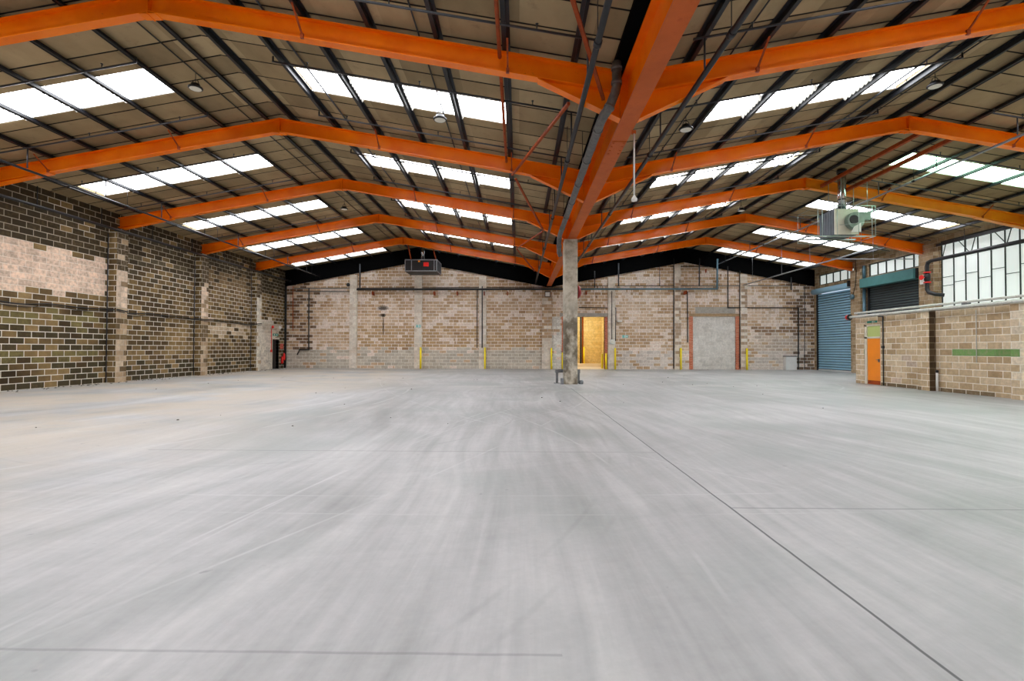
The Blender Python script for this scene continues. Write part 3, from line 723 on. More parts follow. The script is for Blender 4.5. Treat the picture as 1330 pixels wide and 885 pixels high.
# doorway
mb = MB().box(L-.95, L-.9, LD[0]-.1, LD[1]+.1, 0, ldz+.1).box(L-.9, L-.31, LD[0]-.1, LD[0]-.05, 0, ldz+.1).box(L-.9, L-.31, LD[1]+.05, LD[1]+.1, 0, ldz+.1).box(L-.9, L-.31, LD[0]-.1, LD[1]+.1, ldz+.05, ldz+.1)
mb.box(L-.9, L-.3, LD[0]-.1, LD[1]+.1, -.05, 0)
struct('trim_1', mb, M['darkvoid'])
d = struct('door_1', MB().box(L-.16, L-.12, LD[0]+.05, LD[1]-.05, .01, ldz-.05), M['darkvoid'])
ORG[d.name] = Vector((0,0,0))
mesh('door_handle', MB().box(L-.12, L-.08, LD[0]+.12, LD[0]+.24, 1.0, 1.03), M['steel'], d)
struct('trim_2', MB().box(L-.2, L+.03, LD[0]-.06, LD[0]+.0, 0, ldz).box(L-.2, L+.03, LD[0]-.06, LD[1]+.12, ldz, ldz+.1), M['doorframe'])
struct('trim_3', MB().box(L-.2, L+.02, LD[1], LD[1]+.06, 0, ldz), M['darkvoid'])
# door area fittings
ym = (LD[0]+LD[1])/2
t = root('exit_sign', (L+.05, ym, 2.22), 'small green exit sign above the dark doorway', 'sign')
mesh('panel', MB().box(L+.004, L+.03, ym-.35, ym+.35, 2.2, 2.36), M['greensign'], t)
mesh('figure', MB().box(L+.031, L+.034, ym-.24, ym-.14, 2.23, 2.33), M['white'], t)
mesh('arrow', MB().prism_x([(ym+.0,2.27),(ym+.14,2.27),(ym+.14,2.24),(ym+.24,2.28),(ym+.14,2.32),(ym+.14,2.29),(ym,2.29)], L+.031, L+.034), M['white'], t)
p = on_x(352.6, 456, L+.1); p2 = on_x(352.6, 427, L+.1)
t = root('call_point', (L+.05, LD[0]-.14, p.z), 'red fire alarm call point with a red riser beside the dark doorway', 'alarm')
mesh('call_box', MB().box(L+.004, L+.07, LD[0]-.22, LD[0]-.1, p.z-.08, p.z+.08), M['red'], t)
mesh('wall_mount', MB().box(L+.001, L+.0039, LD[0]-.2, LD[0]-.12, p.z-.06, p.z+.06), M['steel'], t)
mesh('riser', MB().tube([(L+.03, LD[0]-.16, p.z+.08), (L+.03, LD[0]-.16, p2.z)], .02, 8), M['red'], t)
p = on_x(354.5, 425, L+.05)
single('sounder', MB().lathe([(.09, .0), (.1,.05), (.06,.1)], (L+.004, p.y, p.z), 'x', 14), M['red'], 'dark red round alarm sounder high beside the doorway', 'alarm')
p = on_x(364, 426, L+.05)
t = root('emergency_light', (L+.05, p.y, p.z), 'small white round emergency light above the dark doorway', 'lamp')
mesh('lamp_body', MB().lathe([(.11, .0), (.11,.05), (.07,.1)], (L+.004, p.y, p.z), 'x', 16), M['white'], t)
mesh('wall_mount', MB().box(L+.001, L+.0039, p.y-.08, p.y+.08, p.z-.08, p.z+.08), M['steel'], t)
for (pxa, pya, nm) in ((366.3, 468, 'red fire extinguisher on the side wall beside the dark doorway'), (369.8, 463.5, 'red fire extinguisher in the corner beside the black downpipe')):
    p = on_x(pxa, pya, L+.12); yy = min(p.y, YB-.42)
    t = root('fire_extinguisher', (L+.12, yy, p.z-.25), nm, 'fire extinguisher')
    mesh('cylinder_body', MB().lathe([(.06,-.24),(.075,-.22),(.075,.14),(.04,.22),(.025,.26)], (L+.13, yy, p.z), n=14), M['red'], t)
    mesh('valve', MB().box(L+.1, L+.16, yy-.05, yy+.03, p.z+.26, p.z+.31), M['cable'], t)
    mesh('wall_mount', MB().box(L+.004, L+.06, yy-.02, yy+.02, p.z-.02, p.z+.05), M['steel'], t)
p = on_x(366, 450, L)
single('notice_sign', MB().box(L+.004, L+.015, p.y-.25, p.y+.2, p.z-.18, p.z+.18), M['redsign'], 'faded red notice beside the dark doorway in the corner', 'sign')
# corner downpipe and corner pipes
p0 = on_y(371.5, 362, YB-.18); 
t = root('downpipe', (p0.x, YB-.18, 0), 'black downpipe in the corner of the dark wall and end wall', 'downpipe')
mesh('pipe_run', MB().tube([(p0.x, YB-.18, .03), (p0.x, YB-.18, 5.7)], .07, 12), M['cable'], t)
for z in (.6, 2.4, 4.2): mesh('collar', MB().tube([(p0.x, YB-.18, z), (p0.x, YB-.18, z+.08)], .085, 12), M['cable'], t)
def wallpipe(name, pix, r, mat, label, y=None, cat='pipe', group=None, extra=None):
    y = YB-.05-r if y is None else y
    pts = [on_y(a, b, y) for a, b in pix]
    t = root(name, pts[0], label, cat, group)
    mesh('pipe_run', MB().tube(pts, r, 8), mat, t)
    if extra: extra(t, pts, y, r)
    return t
def clips(n, mat='pipe'):
    def f(t, pts, y, r):
        a, b = pts[0], pts[-1]
        for i in range(n):
            seg = [(pts[j+1]-pts[j]).length for j in range(len(pts)-1)]; d = sum(seg)*(i+.5)/n; j = 0
            while j < len(seg)-1 and d > seg[j]: d -= seg[j]; j += 1
            c = pts[j].lerp(pts[j+1], min(.95, d/seg[j])); mesh('clip', MB().tube([c, Vector((c.x, YB-.004, c.z))], r*.6, 6), M[mat], t)
    return f
def stubs(pxs, py):
    def f(t, pts, y, r):
        for x in pxs:
            c = on_y(x, py, y); mesh('bracket', MB().box(c.x-.03, c.x+.03, y-.02, YB-.004, c.z-.22, c.z+.02), M['rust'], t)
    return f
wallpipe('end_wall_main', [(463.5, 376.2), (733, 375.6)], .07, M['pipe'], 'thick dark pipe along the end wall on the dark-wall side of the column', y=YB-.5, extra=stubs([483.4, 563.5, 593.5, 628.8, 659], 379))
wallpipe('end_wall_main', [(751, 375.7), (931.5, 375.4), (931.8, 336.5)], .062, M['bluepipe'], 'thick blue grey pipe on the end wall with an upturned end, shutter side of the column', y=YB-.5, extra=stubs([762, 891.5], 378))  # bluish light on this stretch is put into the pipe colour
wallpipe('wall_pipe', [(382, 374.6), (463, 374.4), (730, 373)], .026, M['pipe'], 'thin dark pipe along the end wall above the thick dark pipe', extra=clips(6))
wallpipe('wall_pipe', [(384, 378.6), (454, 379)], .026, M['cable'], 'short thin black pipe on the end wall near the corner downpipe', extra=clips(3))
wallpipe('wall_pipe', [(752, 371.6), (1030, 371.2)], .022, M['pipe'], 'thin dark pipe along the end wall above the blue grey pipe', extra=clips(6))
wallpipe('wall_pipe', [(401.3, 375), (401.0, 454), (389, 454.6), (386, 461)], .04, M['cable'], 'black vertical pipe with a kicked foot on the end wall near the corner', y=YB-.13, extra=clips(4))
wallpipe('wall_pipe', [(380.6, 372), (380.4, 430)], .025, M['rust'], 'thin pinkish vertical pipe on the end wall next to the corner downpipe', extra=clips(3))
wallpipe('wall_pipe', [(467.5, 343), (467.5, 375)], .05, M['range'], 'grey vertical hanger pipe above the thick dark pipe, near the corner', y=YB-.45)
wallpipe('wall_pipe', [(619.7, 375), (619.6, 452)], .024, M['cable'], 'thin black vertical conduit beside the third pale pier of the end wall', extra=clips(4))
wallpipe('wall_pipe', [(626.3, 372), (626.2, 452)], .035, M['pipe'], 'dark vertical pipe down the face of the third pale pier', y=YB-.21)
wallpipe('wall_pipe', [(875.3, 336), (875, 479)], .035, M['cable'], 'full height black conduit beside the pale pier with a yellow bollard, end wall', extra=clips(6))
wallpipe('wall_pipe', [(892.8, 379), (893.2, 445)], .035, M['cable'], 'black conduit ending above the floor beside the bricked-up opening', extra=clips(4))
wallpipe('wall_pipe', [(961, 352), (961, 479)], .035, M['cable'], 'full height black conduit on the far side of the bricked-up opening', extra=clips(6))
wallpipe('wall_pipe', [(945.3, 346), (945.5, 399.8), (1037, 400), (1037, 480)], .035, M['cable'], 'black stepped conduit dropping to the white box on the end wall', extra=clips(4), y=YB-.12)
wallpipe('wall_pipe', [(752, 399.6), (800, 400.2), (799.5, 443)], .026, M['cable'], 'thin black conduit turning down to the white box beside the yellow doorway', extra=clips(3))
wallpipe('wall_pipe', [(794.6, 378), (794.8, 441)], .022, M['cable'], 'thin dark conduit running straight down to the white box beside the yellow doorway', y=YB-.2)
wallpipe('wall_pipe', [(803.5, 342), (803.5, 372)], .045, M['range'], 'grey vertical pipe joining the blue grey pipe above the yellow doorway', y=YB-.45)
wallpipe('wall_pipe', [(772.4, 352), (772.4, 374)], .035, M['pipe'], 'short dark vertical pipe above the yellow doorway', y=YB-.45)
wallpipe('wall_pipe', [(908.4, 335.5), (908.2, 372)], .045, M['range'], 'grey vertical pipe above the bricked-up opening', y=YB-.45)
wallpipe('wall_pipe', [(856.8, 347), (856.8, 372)], .022, M['pipe'], 'slim dark vertical pipe under the shutter-side ridge', extra=clips(2))
wallpipe('wall_pipe', [(870, 346.2), (921, 346.4)], .022, M['pipe'], 'short dark pipe under the peak of the shutter-side gable', extra=stubs([917], 350))
wallpipe('wall_pipe', [(1027.5, 360), (1027.5, 377)], .04, M['pipe'], 'short dark hanging pipe high on the end wall near the blue shutter', y=YB-.2)
wallpipe('wall_pipe', [(1045, 372), (1045, 479)], .022, M['range'], 'thin grey conduit in the corner between the end wall and the blue shutter', extra=clips(4))

# ------------------------------------------------------------------ end wall: piers, openings
for i, (a, b) in enumerate(((453.6, 463.2), (537.9, 547.6), (621.9, 631.5), (704, 717), (789.9, 799), (876.3, 884.4), (962, 970.8))):
    x0, x1 = on_y(a, 430, YB-.16).x, on_y(b, 430, YB-.16).x
    top = zblk((x0+x1)/2)-.12 if i != 3 else 5.6
    single('wall_pier', MB().box(x0, x1, YB-.16, YB-.004, 0, top), M['backpier'], 'pale block pier on the end wall, %s counting from the dark wall' % ORD[i], 'pier', 'end wall piers', 'structure')
# yellow doorway
mb = MB().box(dl-.17, dl-.0, YB-.012, YB+.3, 0, dt); 
struct('trim_4', mb, M['redbrick'])
struct('trim_5', MB().box(dr, dr+.2, YB-.012, YB+.3, 0, dt), M['redbrick'])
struct('trim_6', MB().box(dl-.3, dr+.3, YB-.03, YB+.25, dt, dt+.24), M['concrete'])
RY = 38.6; rz = .27
mb = MB().box(dl-1.8, dr+.5, RY, RY+.2, 0, 4).box(dl-2.0, dl-1.8, YB+.3, RY+.2, 0, 4).box(dr+.5, dr+.7, YB+.3, RY+.2, 0, 4)
struct('wall_lobby', mb, M['yellowroom'])
struct('ceiling_lobby', MB().box(dl-2, dr+.7, YB+.3, RY+.2, 4, 4.1), M['white'])
mb = MB().prism_x([(YB+.05, 0), (YB+1.6, .12), (YB+1.6, .2), (YB+2.3, .2), (YB+2.3, rz), (RY, rz), (RY, -.1), (YB+.05, -.1)], dl-1.8, dr+.5)
struct('floor_lobby', mb, M['innerfloor'])
xq = on_y(754.3, 440, RY-.3).x
single('lobby_post', MB().box(xq-.06, xq+.06, RY-.36, RY-.24, rz, 4), M['cable'], 'dark upright post inside the yellow doorway', 'post', kind='thing')
xq = on_y(757, 440, RY-.15).x
single('lobby_pipe', MB().tube([(xq, RY-.1, rz), (xq, RY-.1, 4)], .05, 10), M['rust'], 'slim brown pipe on the yellow wall inside the doorway', 'pipe')
# bricked-up opening
struct('trim_7', MB().box(bl0-.26, bl0, YB-.015, YB+.3, 0, bt), M['redbrick'])
struct('trim_8', MB().box(br0, br0+.26, YB-.015, YB+.3, 0, bt), M['redbrick'])
single('infill_panel', MB().box(bl0+.004, br0-.004, YB+.04, YB+.2, 0, bt-.004), M['infill'], 'grey block infill closing a former doorway between red brick jambs', 'infill', kind='structure')
struct('trim_9', MB().box(bl0-.27, br0+.27, YB-.02, YB+.25, bt+.003, bt+.19), M['lintelwood'])
c_ = on_y(903, 407, YB), on_y(955, 399, YB)
struct('trim_10', MB().box(c_[0].x, c_[1].x, YB-.012, YB+.1, bt+.2, c_[1].z), M['concrete'])
# white box
a, b = on_y(1020.2, 462.5, YB-.3), on_y(1034.6, 480, YB-.3)
t = root('utility_box', ((a.x+b.x)/2, YB-.2, 0), 'white floor standing utility box against the end wall near the blue shutter', 'cabinet')
mesh('body', MB().box(a.x, b.x, YB-.34, YB-.02, 0, a.z-.05), M['white'], t)
mesh('lid', MB().box(a.x-.03, b.x+.03, YB-.37, YB-.01, a.z-.05, a.z), M['pipe'], t)
mesh('door', MB().box(a.x+.03, b.x-.03, YB-.352, YB-.341, .05, a.z-.1), M['white'], t)
# bollards
bol = [(546.4, 451.2, YB-.33, 'on the second pale pier of the end wall'), (629.9, 451.4, YB-.33, 'on the third pale pier of the end wall'), (716.2, 452, YB-.33, 'on the fourth end wall pier, dark-wall side of the column'),
       (730.6, 458, YB-.12, 'at the red brick jamb hidden partly by the concrete column'), (787.2, 459, YB-.12, 'in front of the red brick jamb of the yellow doorway'), (799.0, 452, YB-.33, 'beside the white box next to the yellow doorway'),
       (884.4, 452.2, YB-.33, 'beside the bricked-up opening on its column side'), (970.2, 452.5, YB-.33, 'beside the bricked-up opening on its shutter side')]
def bollard(x, y, z0, z1, label):
    t = root('bollard', (x, y, z0), label, 'bollard', 'yellow bollards')
    mesh('post', MB().tube([(x,y,z0),(x,y,z1-.05)], .062, 14), M['yellow'], t)
    mesh('cap', MB().lathe([(.062,-.05),(.06,-.03),(.045,-.01),(.015,0)], (x,y,z1), n=14), M['yellow'], t)
for px, py, y, s in bol:
    p = on_y(px, py, y); bollard(p.x, y, 0, p.z, 'yellow steel bollard '+s)
p = on_y(783.2, 459.5, YB+.5); bollard(min(p.x, dr-.08), YB+.5, .04, p.z, 'yellow bollard standing just inside the yellow doorway')
p = on_y(758.5, 450.5, RY-.6); bollard(p.x, RY-.6, rz, p.z, 'yellow bollard at the back wall inside the yellow doorway')
# white alarm box, bracket, flood lamp, signs
p = on_y(795.3, 444.3, YB-.2)
t = root('alarm_box', (p.x, YB-.2, p.z), 'white square alarm box with a round sounder beside the yellow doorway', 'alarm')
mesh('box_body', MB().box(p.x-.17, p.x+.17, YB-.24, YB-.165, p.z-.17, p.z+.17), M['white'], t)
mesh('wall_mount', MB().box(p.x-.1, p.x+.1, YB-.1645, YB-.161, p.z-.1, p.z+.1), M['steel'], t)
mesh('dial', MB().lathe([(.1,-.03),(.11,0)], (p.x, YB-.241, p.z), 'y', 18), M['lens'], t)
p = on_y(804, 417.5, YB)
single('wall_bracket', MB().box(p.x-.17, p.x+.17, YB-.25, YB-.004, p.z-.04, p.z+.04), M['white'], 'small white bracket on the end wall beside the yellow doorway conduit', 'bracket')
p = on_y(711.2, 382, YB-.4)
t = root('flood_lamp', (p.x, YB-.35, p.z), 'square white flood lamp under the thick pipe on the fourth end wall pier', 'lamp')
mesh('housing', MB().box(p.x-.19, p.x+.19, YB-.42, YB-.34, p.z-.19, p.z+.19), M['pipe'], t)
mesh('lens', MB().box(p.x-.15, p.x+.15, YB-.432, YB-.421, p.z-.16, p.z+.12), M['white'], t)
mesh('wall_mount', MB().box(p.x-.03, p.x+.03, YB-.34, YB-.165, p.z-.03, p.z+.03), M['pipe'], t)
for (px, py, w, yw, nm) in ((812, 437.2, .2, YB, 'faded teal exit sign on the end wall beside the yellow doorway'), (543.4, 423.9, .16, YB-.16, 'faded teal exit sign on the second pale pier')):
    p = on_y(px, py, yw-.01)
    t = root('exit_sign', (p.x, yw-.01, p.z), nm, 'sign')
    mesh('panel', MB().box(p.x-w, p.x+w, yw-.014, yw-.004, p.z-.09, p.z+.09), M['tealsign'], t)
    mesh('figure', MB().box(p.x-w*.15, p.x+w*.1, yw-.0165, yw-.0145, p.z-.09, p.z+.09), M['white'], t)
    mesh('arrow', MB().prism_y([(p.x+w*.3,p.z-.02),(p.x+w*.55,p.z-.02),(p.x+w*.55,p.z-.05),(p.x+w*.85,p.z),(p.x+w*.55,p.z+.05),(p.x+w*.55,p.z+.02),(p.x+w*.3,p.z+.02)], yw-.0165, yw-.0145), M['white'], t)
p = on_y(452, 370, YB-.25)
single('wall_speaker', MB().lathe([(.05,0),(.11,-.12),(.13,-.2)], (p.x, YB-.02, p.z), 'y', 14), M['cable'], 'small dark horn speaker high on the end wall near the first pale pier', 'speaker')

# ------------------------------------------------------------------ right wall: columns, shutters, windows, glazing
for y0, y1, s, nm in ((29.12, 29.96, 0, 'first'), (24.0, 24.88, 0, 'second')):
    single('wall_pier', MB().box(W-.28, W-.004, y0, y1, 0, ZHW-.03), M['upper'], 'tall block pier on the shutter-side wall, %s from the end wall' % nm, 'pier', 'shutter-side wall piers', 'structure')
def groove_shade(o):
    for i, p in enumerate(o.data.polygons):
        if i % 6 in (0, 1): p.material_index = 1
def slatted(y0, y1, z0, z1, x, pitch, depth):
    mb = MB(); n = max(1, round((z1-z0)/pitch)); ph = (z1-z0)/n; pts = []
    for i in range(n):
        for t, q in ((0, 0), (.2, 0), (.24, .85), (.45, 1.1), (.75, 1.05), (.96, .75)): pts.append((x-depth*q, z0+ph*(i+t)))
    pts.append((x, z1))
    vs = [(a, y0, z) for a, z in pts]+[(a, y1, z) for a, z in pts]; k = len(pts)
    return mb.add(vs, [(i, i+1, k+i+1, k+i) for i in range(k-1)])
t = root('roller_shutter', (W, 31.9, 0), 'tall blue roller shutter closing the loading door next to the end wall', 'roller shutter', kind='thing')
groove_shade(mesh('curtain', slatted(S1[0]+.06, S1[1]-.06, .08, S1[3]-.3, W+.1, .165, .06), [M['shutter'], M['joint']], t, fix=False))
mesh('bottom_rail', MB().box(W+.02, W+.09, S1[0]+.06, S1[1]-.06, .004, .08), M['white'], t)
mesh('guide', MB().box(W-.06, W+.12, S1[0]+.002, S1[0]+.06, 0, S1[3]-.25), M['pipe'], t)
mesh('guide', MB().box(W-.06, W+.12, S1[1]-.06, S1[1]-.002, 0, S1[3]-.25), M['pipe'], t)
mesh('roll', MB().tube([(W-.2, S1[0]+.1, S1[3]-.12), (W-.2, S1[1]+.05, S1[3]-.12)], .19, 20), M['shutter'], t)
mesh('motor', MB().box(W-.4, W-.05, S1[0]-.02+.02, S1[0]+.09, S1[3]-.2, S1[3]+.16), M['pipe'], t)
t = root('roller_shutter', (W, 26.9, OZ), 'dark slatted roller shutter above the office roof under a teal hood', 'roller shutter', kind='thing')
groove_shade(mesh('curtain', slatted(S2[0]+.1, S2[1]-.1, S2[2]+.02, S2[3]-.02, W+.1, .14, .06), [M['shutterdark'], M['cable']], t, fix=False))  # cable black stands in for the shade in these grooves
mesh('guide', MB().box(W-.05, W+.12, S2[0]+.004, S2[0]+.1, S2[2], S2[3]), M['pipe'], t)
mesh('guide', MB().box(W-.05, W+.12, S2[1]-.1, S2[1]-.004, S2[2], S2[3]), M['pipe'], t)
h0 = on_x(1116, 350, W-.45).y; h1 = on_x(1186, 350, W-.45).y
mesh('hood', MB().prism_y([(W-.004, 4.98), (W-.45, 4.98), (W-.45, 5.5), (W-.004, 5.56)], h1, h0), M['teal'], t)
mesh('end_bracket', MB().box(W-.35, W-.004, S2[0]-.08, h1-.01, 5.0, 5.5), M['cable'], t)
p0, p1 = on_x(1119, 372, W-.2), on_x(1119, 410, W-.2)
t = root('downpipe', (W-.14, 28.98, .02), 'pale blue grey downpipe between the first pier and the dark shutter', 'downpipe')
mesh('pipe_run', MB().tube([(W-.14, 28.98, .02), (W-.14, 28.98, 4.965)], .085, 12), M['bluepipe'], t)
mesh('pipe_run', MB().tube([(W-.14, 28.98, 5.57), (W-.14, 28.98, 6.3)], .085, 12), M['bluepipe'], t)
def win(idx, hole, nx, rows=1):
    y0, y1, z0, z1 = hole; f = MB()
    w = struct('window_%d' % idx, MB().box(W+.14, W+.155, y0, y1, z0, z1), M['glass']); ORG[w.name] = Vector((0,0,0))
    f.box(W+.05, W+.139, y0, y1, z0, z0+.05); f.box(W+.05, W+.139, y0, y1, z1-.05, z1)
    for i in range(nx+1):
        y = y0+.02+(y1-y0-.04)*i/nx; f.box(W+.08, W+.139, y-.02, y+.02, z0, z1)
    mesh('window_frame', f, M['sash'], w)
win(wn, W1, 5); win(wn+1, W2, 6)
# tall patent glazing of staggered white panels
y0, y1, z0, z1 = GZ
w = struct('window_%d' % (wn+2), MB().box(W+.10, W+.115, y0, y1, z0, z1), M['glass']); ORG[w.name] = Vector((0,0,0))
f = MB(); yv = [23.29-.61*i for i in range(6)]
for y in [23.93]+yv+[19.92]: f.box(W+.05, W+.099, y-.014, y+.014, z0, z1)
edges = [23.93]+yv+[19.92]
tr = [[4.46, 4.87], [4.58], [4.88], [4.58], [4.87], [4.57], [4.89]]
for i in range(len(edges)-1):
    for z in tr[i]: f.box(W+.06, W+.099, edges[i+1], edges[i], z-.012, z+.012)
f.box(W+.05, W+.099, y0, y1, 5.72, 5.76); f.box(W+.05, W+.099, y0, y1, z1-.06, z1)
mesh('glazing_bars', f, M['sash'], w)
mesh('sill', MB().box(W-.1, W+.099, y0, y1, z0-.05, z0), M['concrete'], w)
# eaves beam brackets along the glazing top
t = root('eaves_rail', (W-.2, 22, 6.4), 'dark eaves rail with sloping struts above the white glazing', 'rail')
mesh('rail_bar', MB().bar((W-.2, 19.95, 6.42), (W-.2, 23.9, 6.42), .08, .12), M['pipe'], t)
for i, y in enumerate((20.3, 21.0, 21.9, 22.7, 23.4)):
    mesh('strut', MB().bar((W-.2, y, 6.37), (W-.05, y+.35*(-1)**i, 5.8), .03, .03), M['pipe'], t)
# big sprinkler feed with red valve
xs = 19.72
t = root('valve_riser', (xs, 24.1, 4.4), 'fat dark sprinkler feed pipe with red flanged valve beside the white glazing', 'pipe')
zf = on_x(1300, 319.5, xs).z
yv_ = on_x(1204, 345, xs).y
pts = [(xs, 8.0, zf), (xs, yv_-.25, zf), (xs, yv_-.07, zf-.05), (xs, yv_, zf-.2), (xs, yv_, zf-1.35), (xs, yv_-.1, zf-1.5), (xs+.1, yv_-.35, zf-1.62), (xs+.35, yv_-.55, zf-1.68)]
mesh('feed_pipe', MB().tube(pts, .085, 14), M['pipe'], t)
mesh('flange', MB().tube([(xs,yv_,zf-.5),(xs,yv_,zf-.56)], .15, 16), M['red'], t)
mesh('flange', MB().tube([(xs,yv_,zf-.98),(xs,yv_,zf-1.04)], .15, 16), M['red'], t)
vb = mesh('valve_body', MB().tube([(xs,yv_,zf-.56),(xs,yv_,zf-.66),(xs,yv_,zf-.88),(xs,yv_,zf-.98)], [.09,.13,.13,.09], 16), M['pipe'], t)
mesh('handwheel', MB().tube([(xs-.13,yv_,zf-.77),(xs-.26,yv_,zf-.77)], .02, 8).tube([(xs-.26,yv_,zf-.77),(xs-.29,yv_,zf-.77)], .12, 16), M['red'], vb)
for y in (10, 13, 16, 19.2, 22): mesh('hanger', MB().tube([(xs, y, zf+.08), (xs, y, zl(xs)-.16)], .01, 6), M['pipe'], t)
p = on_x(1199.5, 365.5, W-.3)
t = root('control_box', (W-.3, 24.5, p.z), 'small white control box on the second shutter-side pier under the red valve', 'box')
mesh('box_body', MB().box(W-.40, W-.285, 24.3, 24.66, p.z-.15, p.z+.15), M['white'], t)
mesh('wall_mount', MB().box(W-.2845, W-.2805, 24.4, 24.56, p.z-.12, p.z+.12), M['steel'], t)
mesh('label_plate', MB().box(W-.404, W-.4005, 24.38, 24.58, p.z-.06, p.z+.06), M['whitetrunk'], t)
p = on_x(1108.6, 385.5, W-.3)
t = root('shutter_control', (W-.3, 29.6, p.z), 'round dark push-button control hanging on the pier beside the blue shutter', 'switch')
mesh('button_body', MB().lathe([(.15,0),(.16,-.06),(.1,-.14)], (W-.284, 29.75, p.z), 'x', 16), M['bluepipe'], t)
mesh('wall_mount', MB().box(W-.2835, W-.2805, 29.65, 29.85, p.z-.1, p.z+.1), M['steel'], t)
mesh('flex', MB().tube([(W-.3, 29.7, p.z+.14), (W-.3, 29.5, p.z+.6), (W-.3, 29.4, p.z+1.5), (W-.3, 29.45, p.z+2.1)], .015, 6), M['cable'], t)

# ------------------------------------------------------------------ office block
OD = (on_x(1144, 470, OX).y, on_x(1122.3, 470, OX).y)
oz = 2.40
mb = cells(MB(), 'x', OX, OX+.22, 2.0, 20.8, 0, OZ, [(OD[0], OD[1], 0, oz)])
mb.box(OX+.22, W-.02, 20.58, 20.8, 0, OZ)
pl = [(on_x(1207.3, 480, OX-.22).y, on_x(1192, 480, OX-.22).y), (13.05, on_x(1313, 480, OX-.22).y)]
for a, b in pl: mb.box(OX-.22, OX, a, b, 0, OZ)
o = struct('wall_office', mb, M['office']); o.data.materials.append(M['darkside'])
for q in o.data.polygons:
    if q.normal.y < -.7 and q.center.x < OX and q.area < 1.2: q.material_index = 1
struct('ceiling_office', MB().box(OX-.05, W-.02, 2.0, 20.85, OZ+.004, OZ+.10), M['concrete'])
# door set
fr = .11
struct('trim_11', MB().box(OX+.02, OX+.12, OD[0], OD[0]+.05, 0, oz).box(OX+.02, OX+.12, OD[1]-fr*1.2, OD[1], 0, oz).box(OX+.02, OX+.12, OD[0], OD[1], oz-.07, oz).box(OX+.02, OX+.12, OD[0], OD[1], 1.84, 1.91), M['doorframe'])
d = struct('door_2', MB().box(OX+.05, OX+.095, OD[0]+.055, OD[1]-fr*1.2-.005, .01, 1.835), M['doororange']); ORG[d.name] = Vector((0,0,0))
d['label'] = 'orange painted flush office door under a fanlight'
mesh('door_handle', MB().box(OX+.0, OX+.05, OD[0]+.12, OD[0]+.15, .9, 1.02).box(OX-.02, OX+.01, OD[0]+.12, OD[0]+.24, .98, 1.0), M['steel'], d)
mesh('kick_plate', MB().box(OX+.045, OX+.0499, OD[0]+.06, OD[1]-fr*1.2-.01, .02, .16), M['rust'], d)
struct('window_%d' % (wn+3), MB().box(OX+.06, OX+.075, OD[0]+.05, OD[1]-fr*1.2, 1.91, oz-.07), M['glassgreen'])
struct('trim_12', MB().box(OX+.9, OX+.95, OD[0]-.3, OD[1]+.3, 0, OZ), M['darkvoid'])
pe = (OD[0]+OD[1])/2
t = root('exit_sign', (OX-.01, pe, 2.5), 'small green exit sign over the orange office door', 'sign')
mesh('panel', MB().box(OX-.016, OX-.004, pe-.3, pe+.25, 2.46, 2.54), M['greensign'], t)
mesh('arrow', MB().prism_x([(pe-.2,2.49),(pe-.08,2.49),(pe-.08,2.475),(pe+.0,2.5),(pe-.08,2.525),(pe-.08,2.51),(pe-.2,2.51)], OX-.0175, OX-.0165), M['white'], t)
t = root('cable_trunking', (OX-.1, 17, OZ), 'pair of white conduits along the top edge of the tan office wall', 'trunking')
mesh('conduit', MB().tube([(OX-.29, 8, OZ+.02), (OX-.29, 20.7, OZ+.02)], .05, 10), M['whitetrunk'], t)
mesh('conduit', MB().tube([(OX-.16, 8, OZ+.17), (OX-.16, 20.6, OZ+.17)], .04, 10), M['whitetrunk'], t)
for y in (9.5, 12.5, 15.5, 18.2, 20.2): mesh('clip', MB().box(OX-.3, OX-.054, y-.03, y+.03, OZ+.06, OZ+.14), M['steel'], t)
t = root('alarm_beacon', (OX-.1, 20.9, OZ), 'red alarm beacon at the end of the white conduits on the office corner', 'alarm')
mesh('beacon_lens', MB().lathe([(.1,0),(.11,.05),(.1,.14),(.05,.19)], (OX-.29, 20.74, OZ+.02), 'y', 16), M['red'], t)
mesh('base', MB().lathe([(.12,-.03),(.12,0)], (OX-.29, 20.735, OZ+.02), 'y', 16), M['cable'], t)
yc = on_x(1148, 460, OX).y
t = root('wall_conduit', (OX-.03, yc, 0), 'thin dark conduit down the tan office wall beside the orange door', 'conduit')
mesh('pipe_run', MB().tube([(OX-.03, yc, .01), (OX-.03, yc, OZ-.05), (OX-.03, yc+.25, OZ-.03)], .018, 8), M['pipe'], t)
mesh('junction', MB().box(OX-.055, OX-.004, yc-.05, yc+.05, 1.44, 1.54), M['pipe'], t)
yc = on_x(1216.4, 490, OX-.1).y
t = root('wall_pipe', (OX-.1, yc, 0), 'short white pipe with a black top beside the office wall pilaster', 'pipe')
mesh('pipe_run', MB().tube([(OX-.08, yc, 0), (OX-.08, yc, .62)], .035, 10), M['white'], t)
mesh('cap', MB().tube([(OX-.08, yc, .621), (OX-.08, yc, .72)], .04, 10), M['cable'], t)
yc = on_x(1269, 450, OX).y
single('wall_conduit', MB().tube([(OX-.02, yc, 1.0), (OX-.02, yc, OZ-.1)], .012, 6), M['whitetrunk'], 'thin pale conduit crossing the green painted course on the office wall', 'conduit')

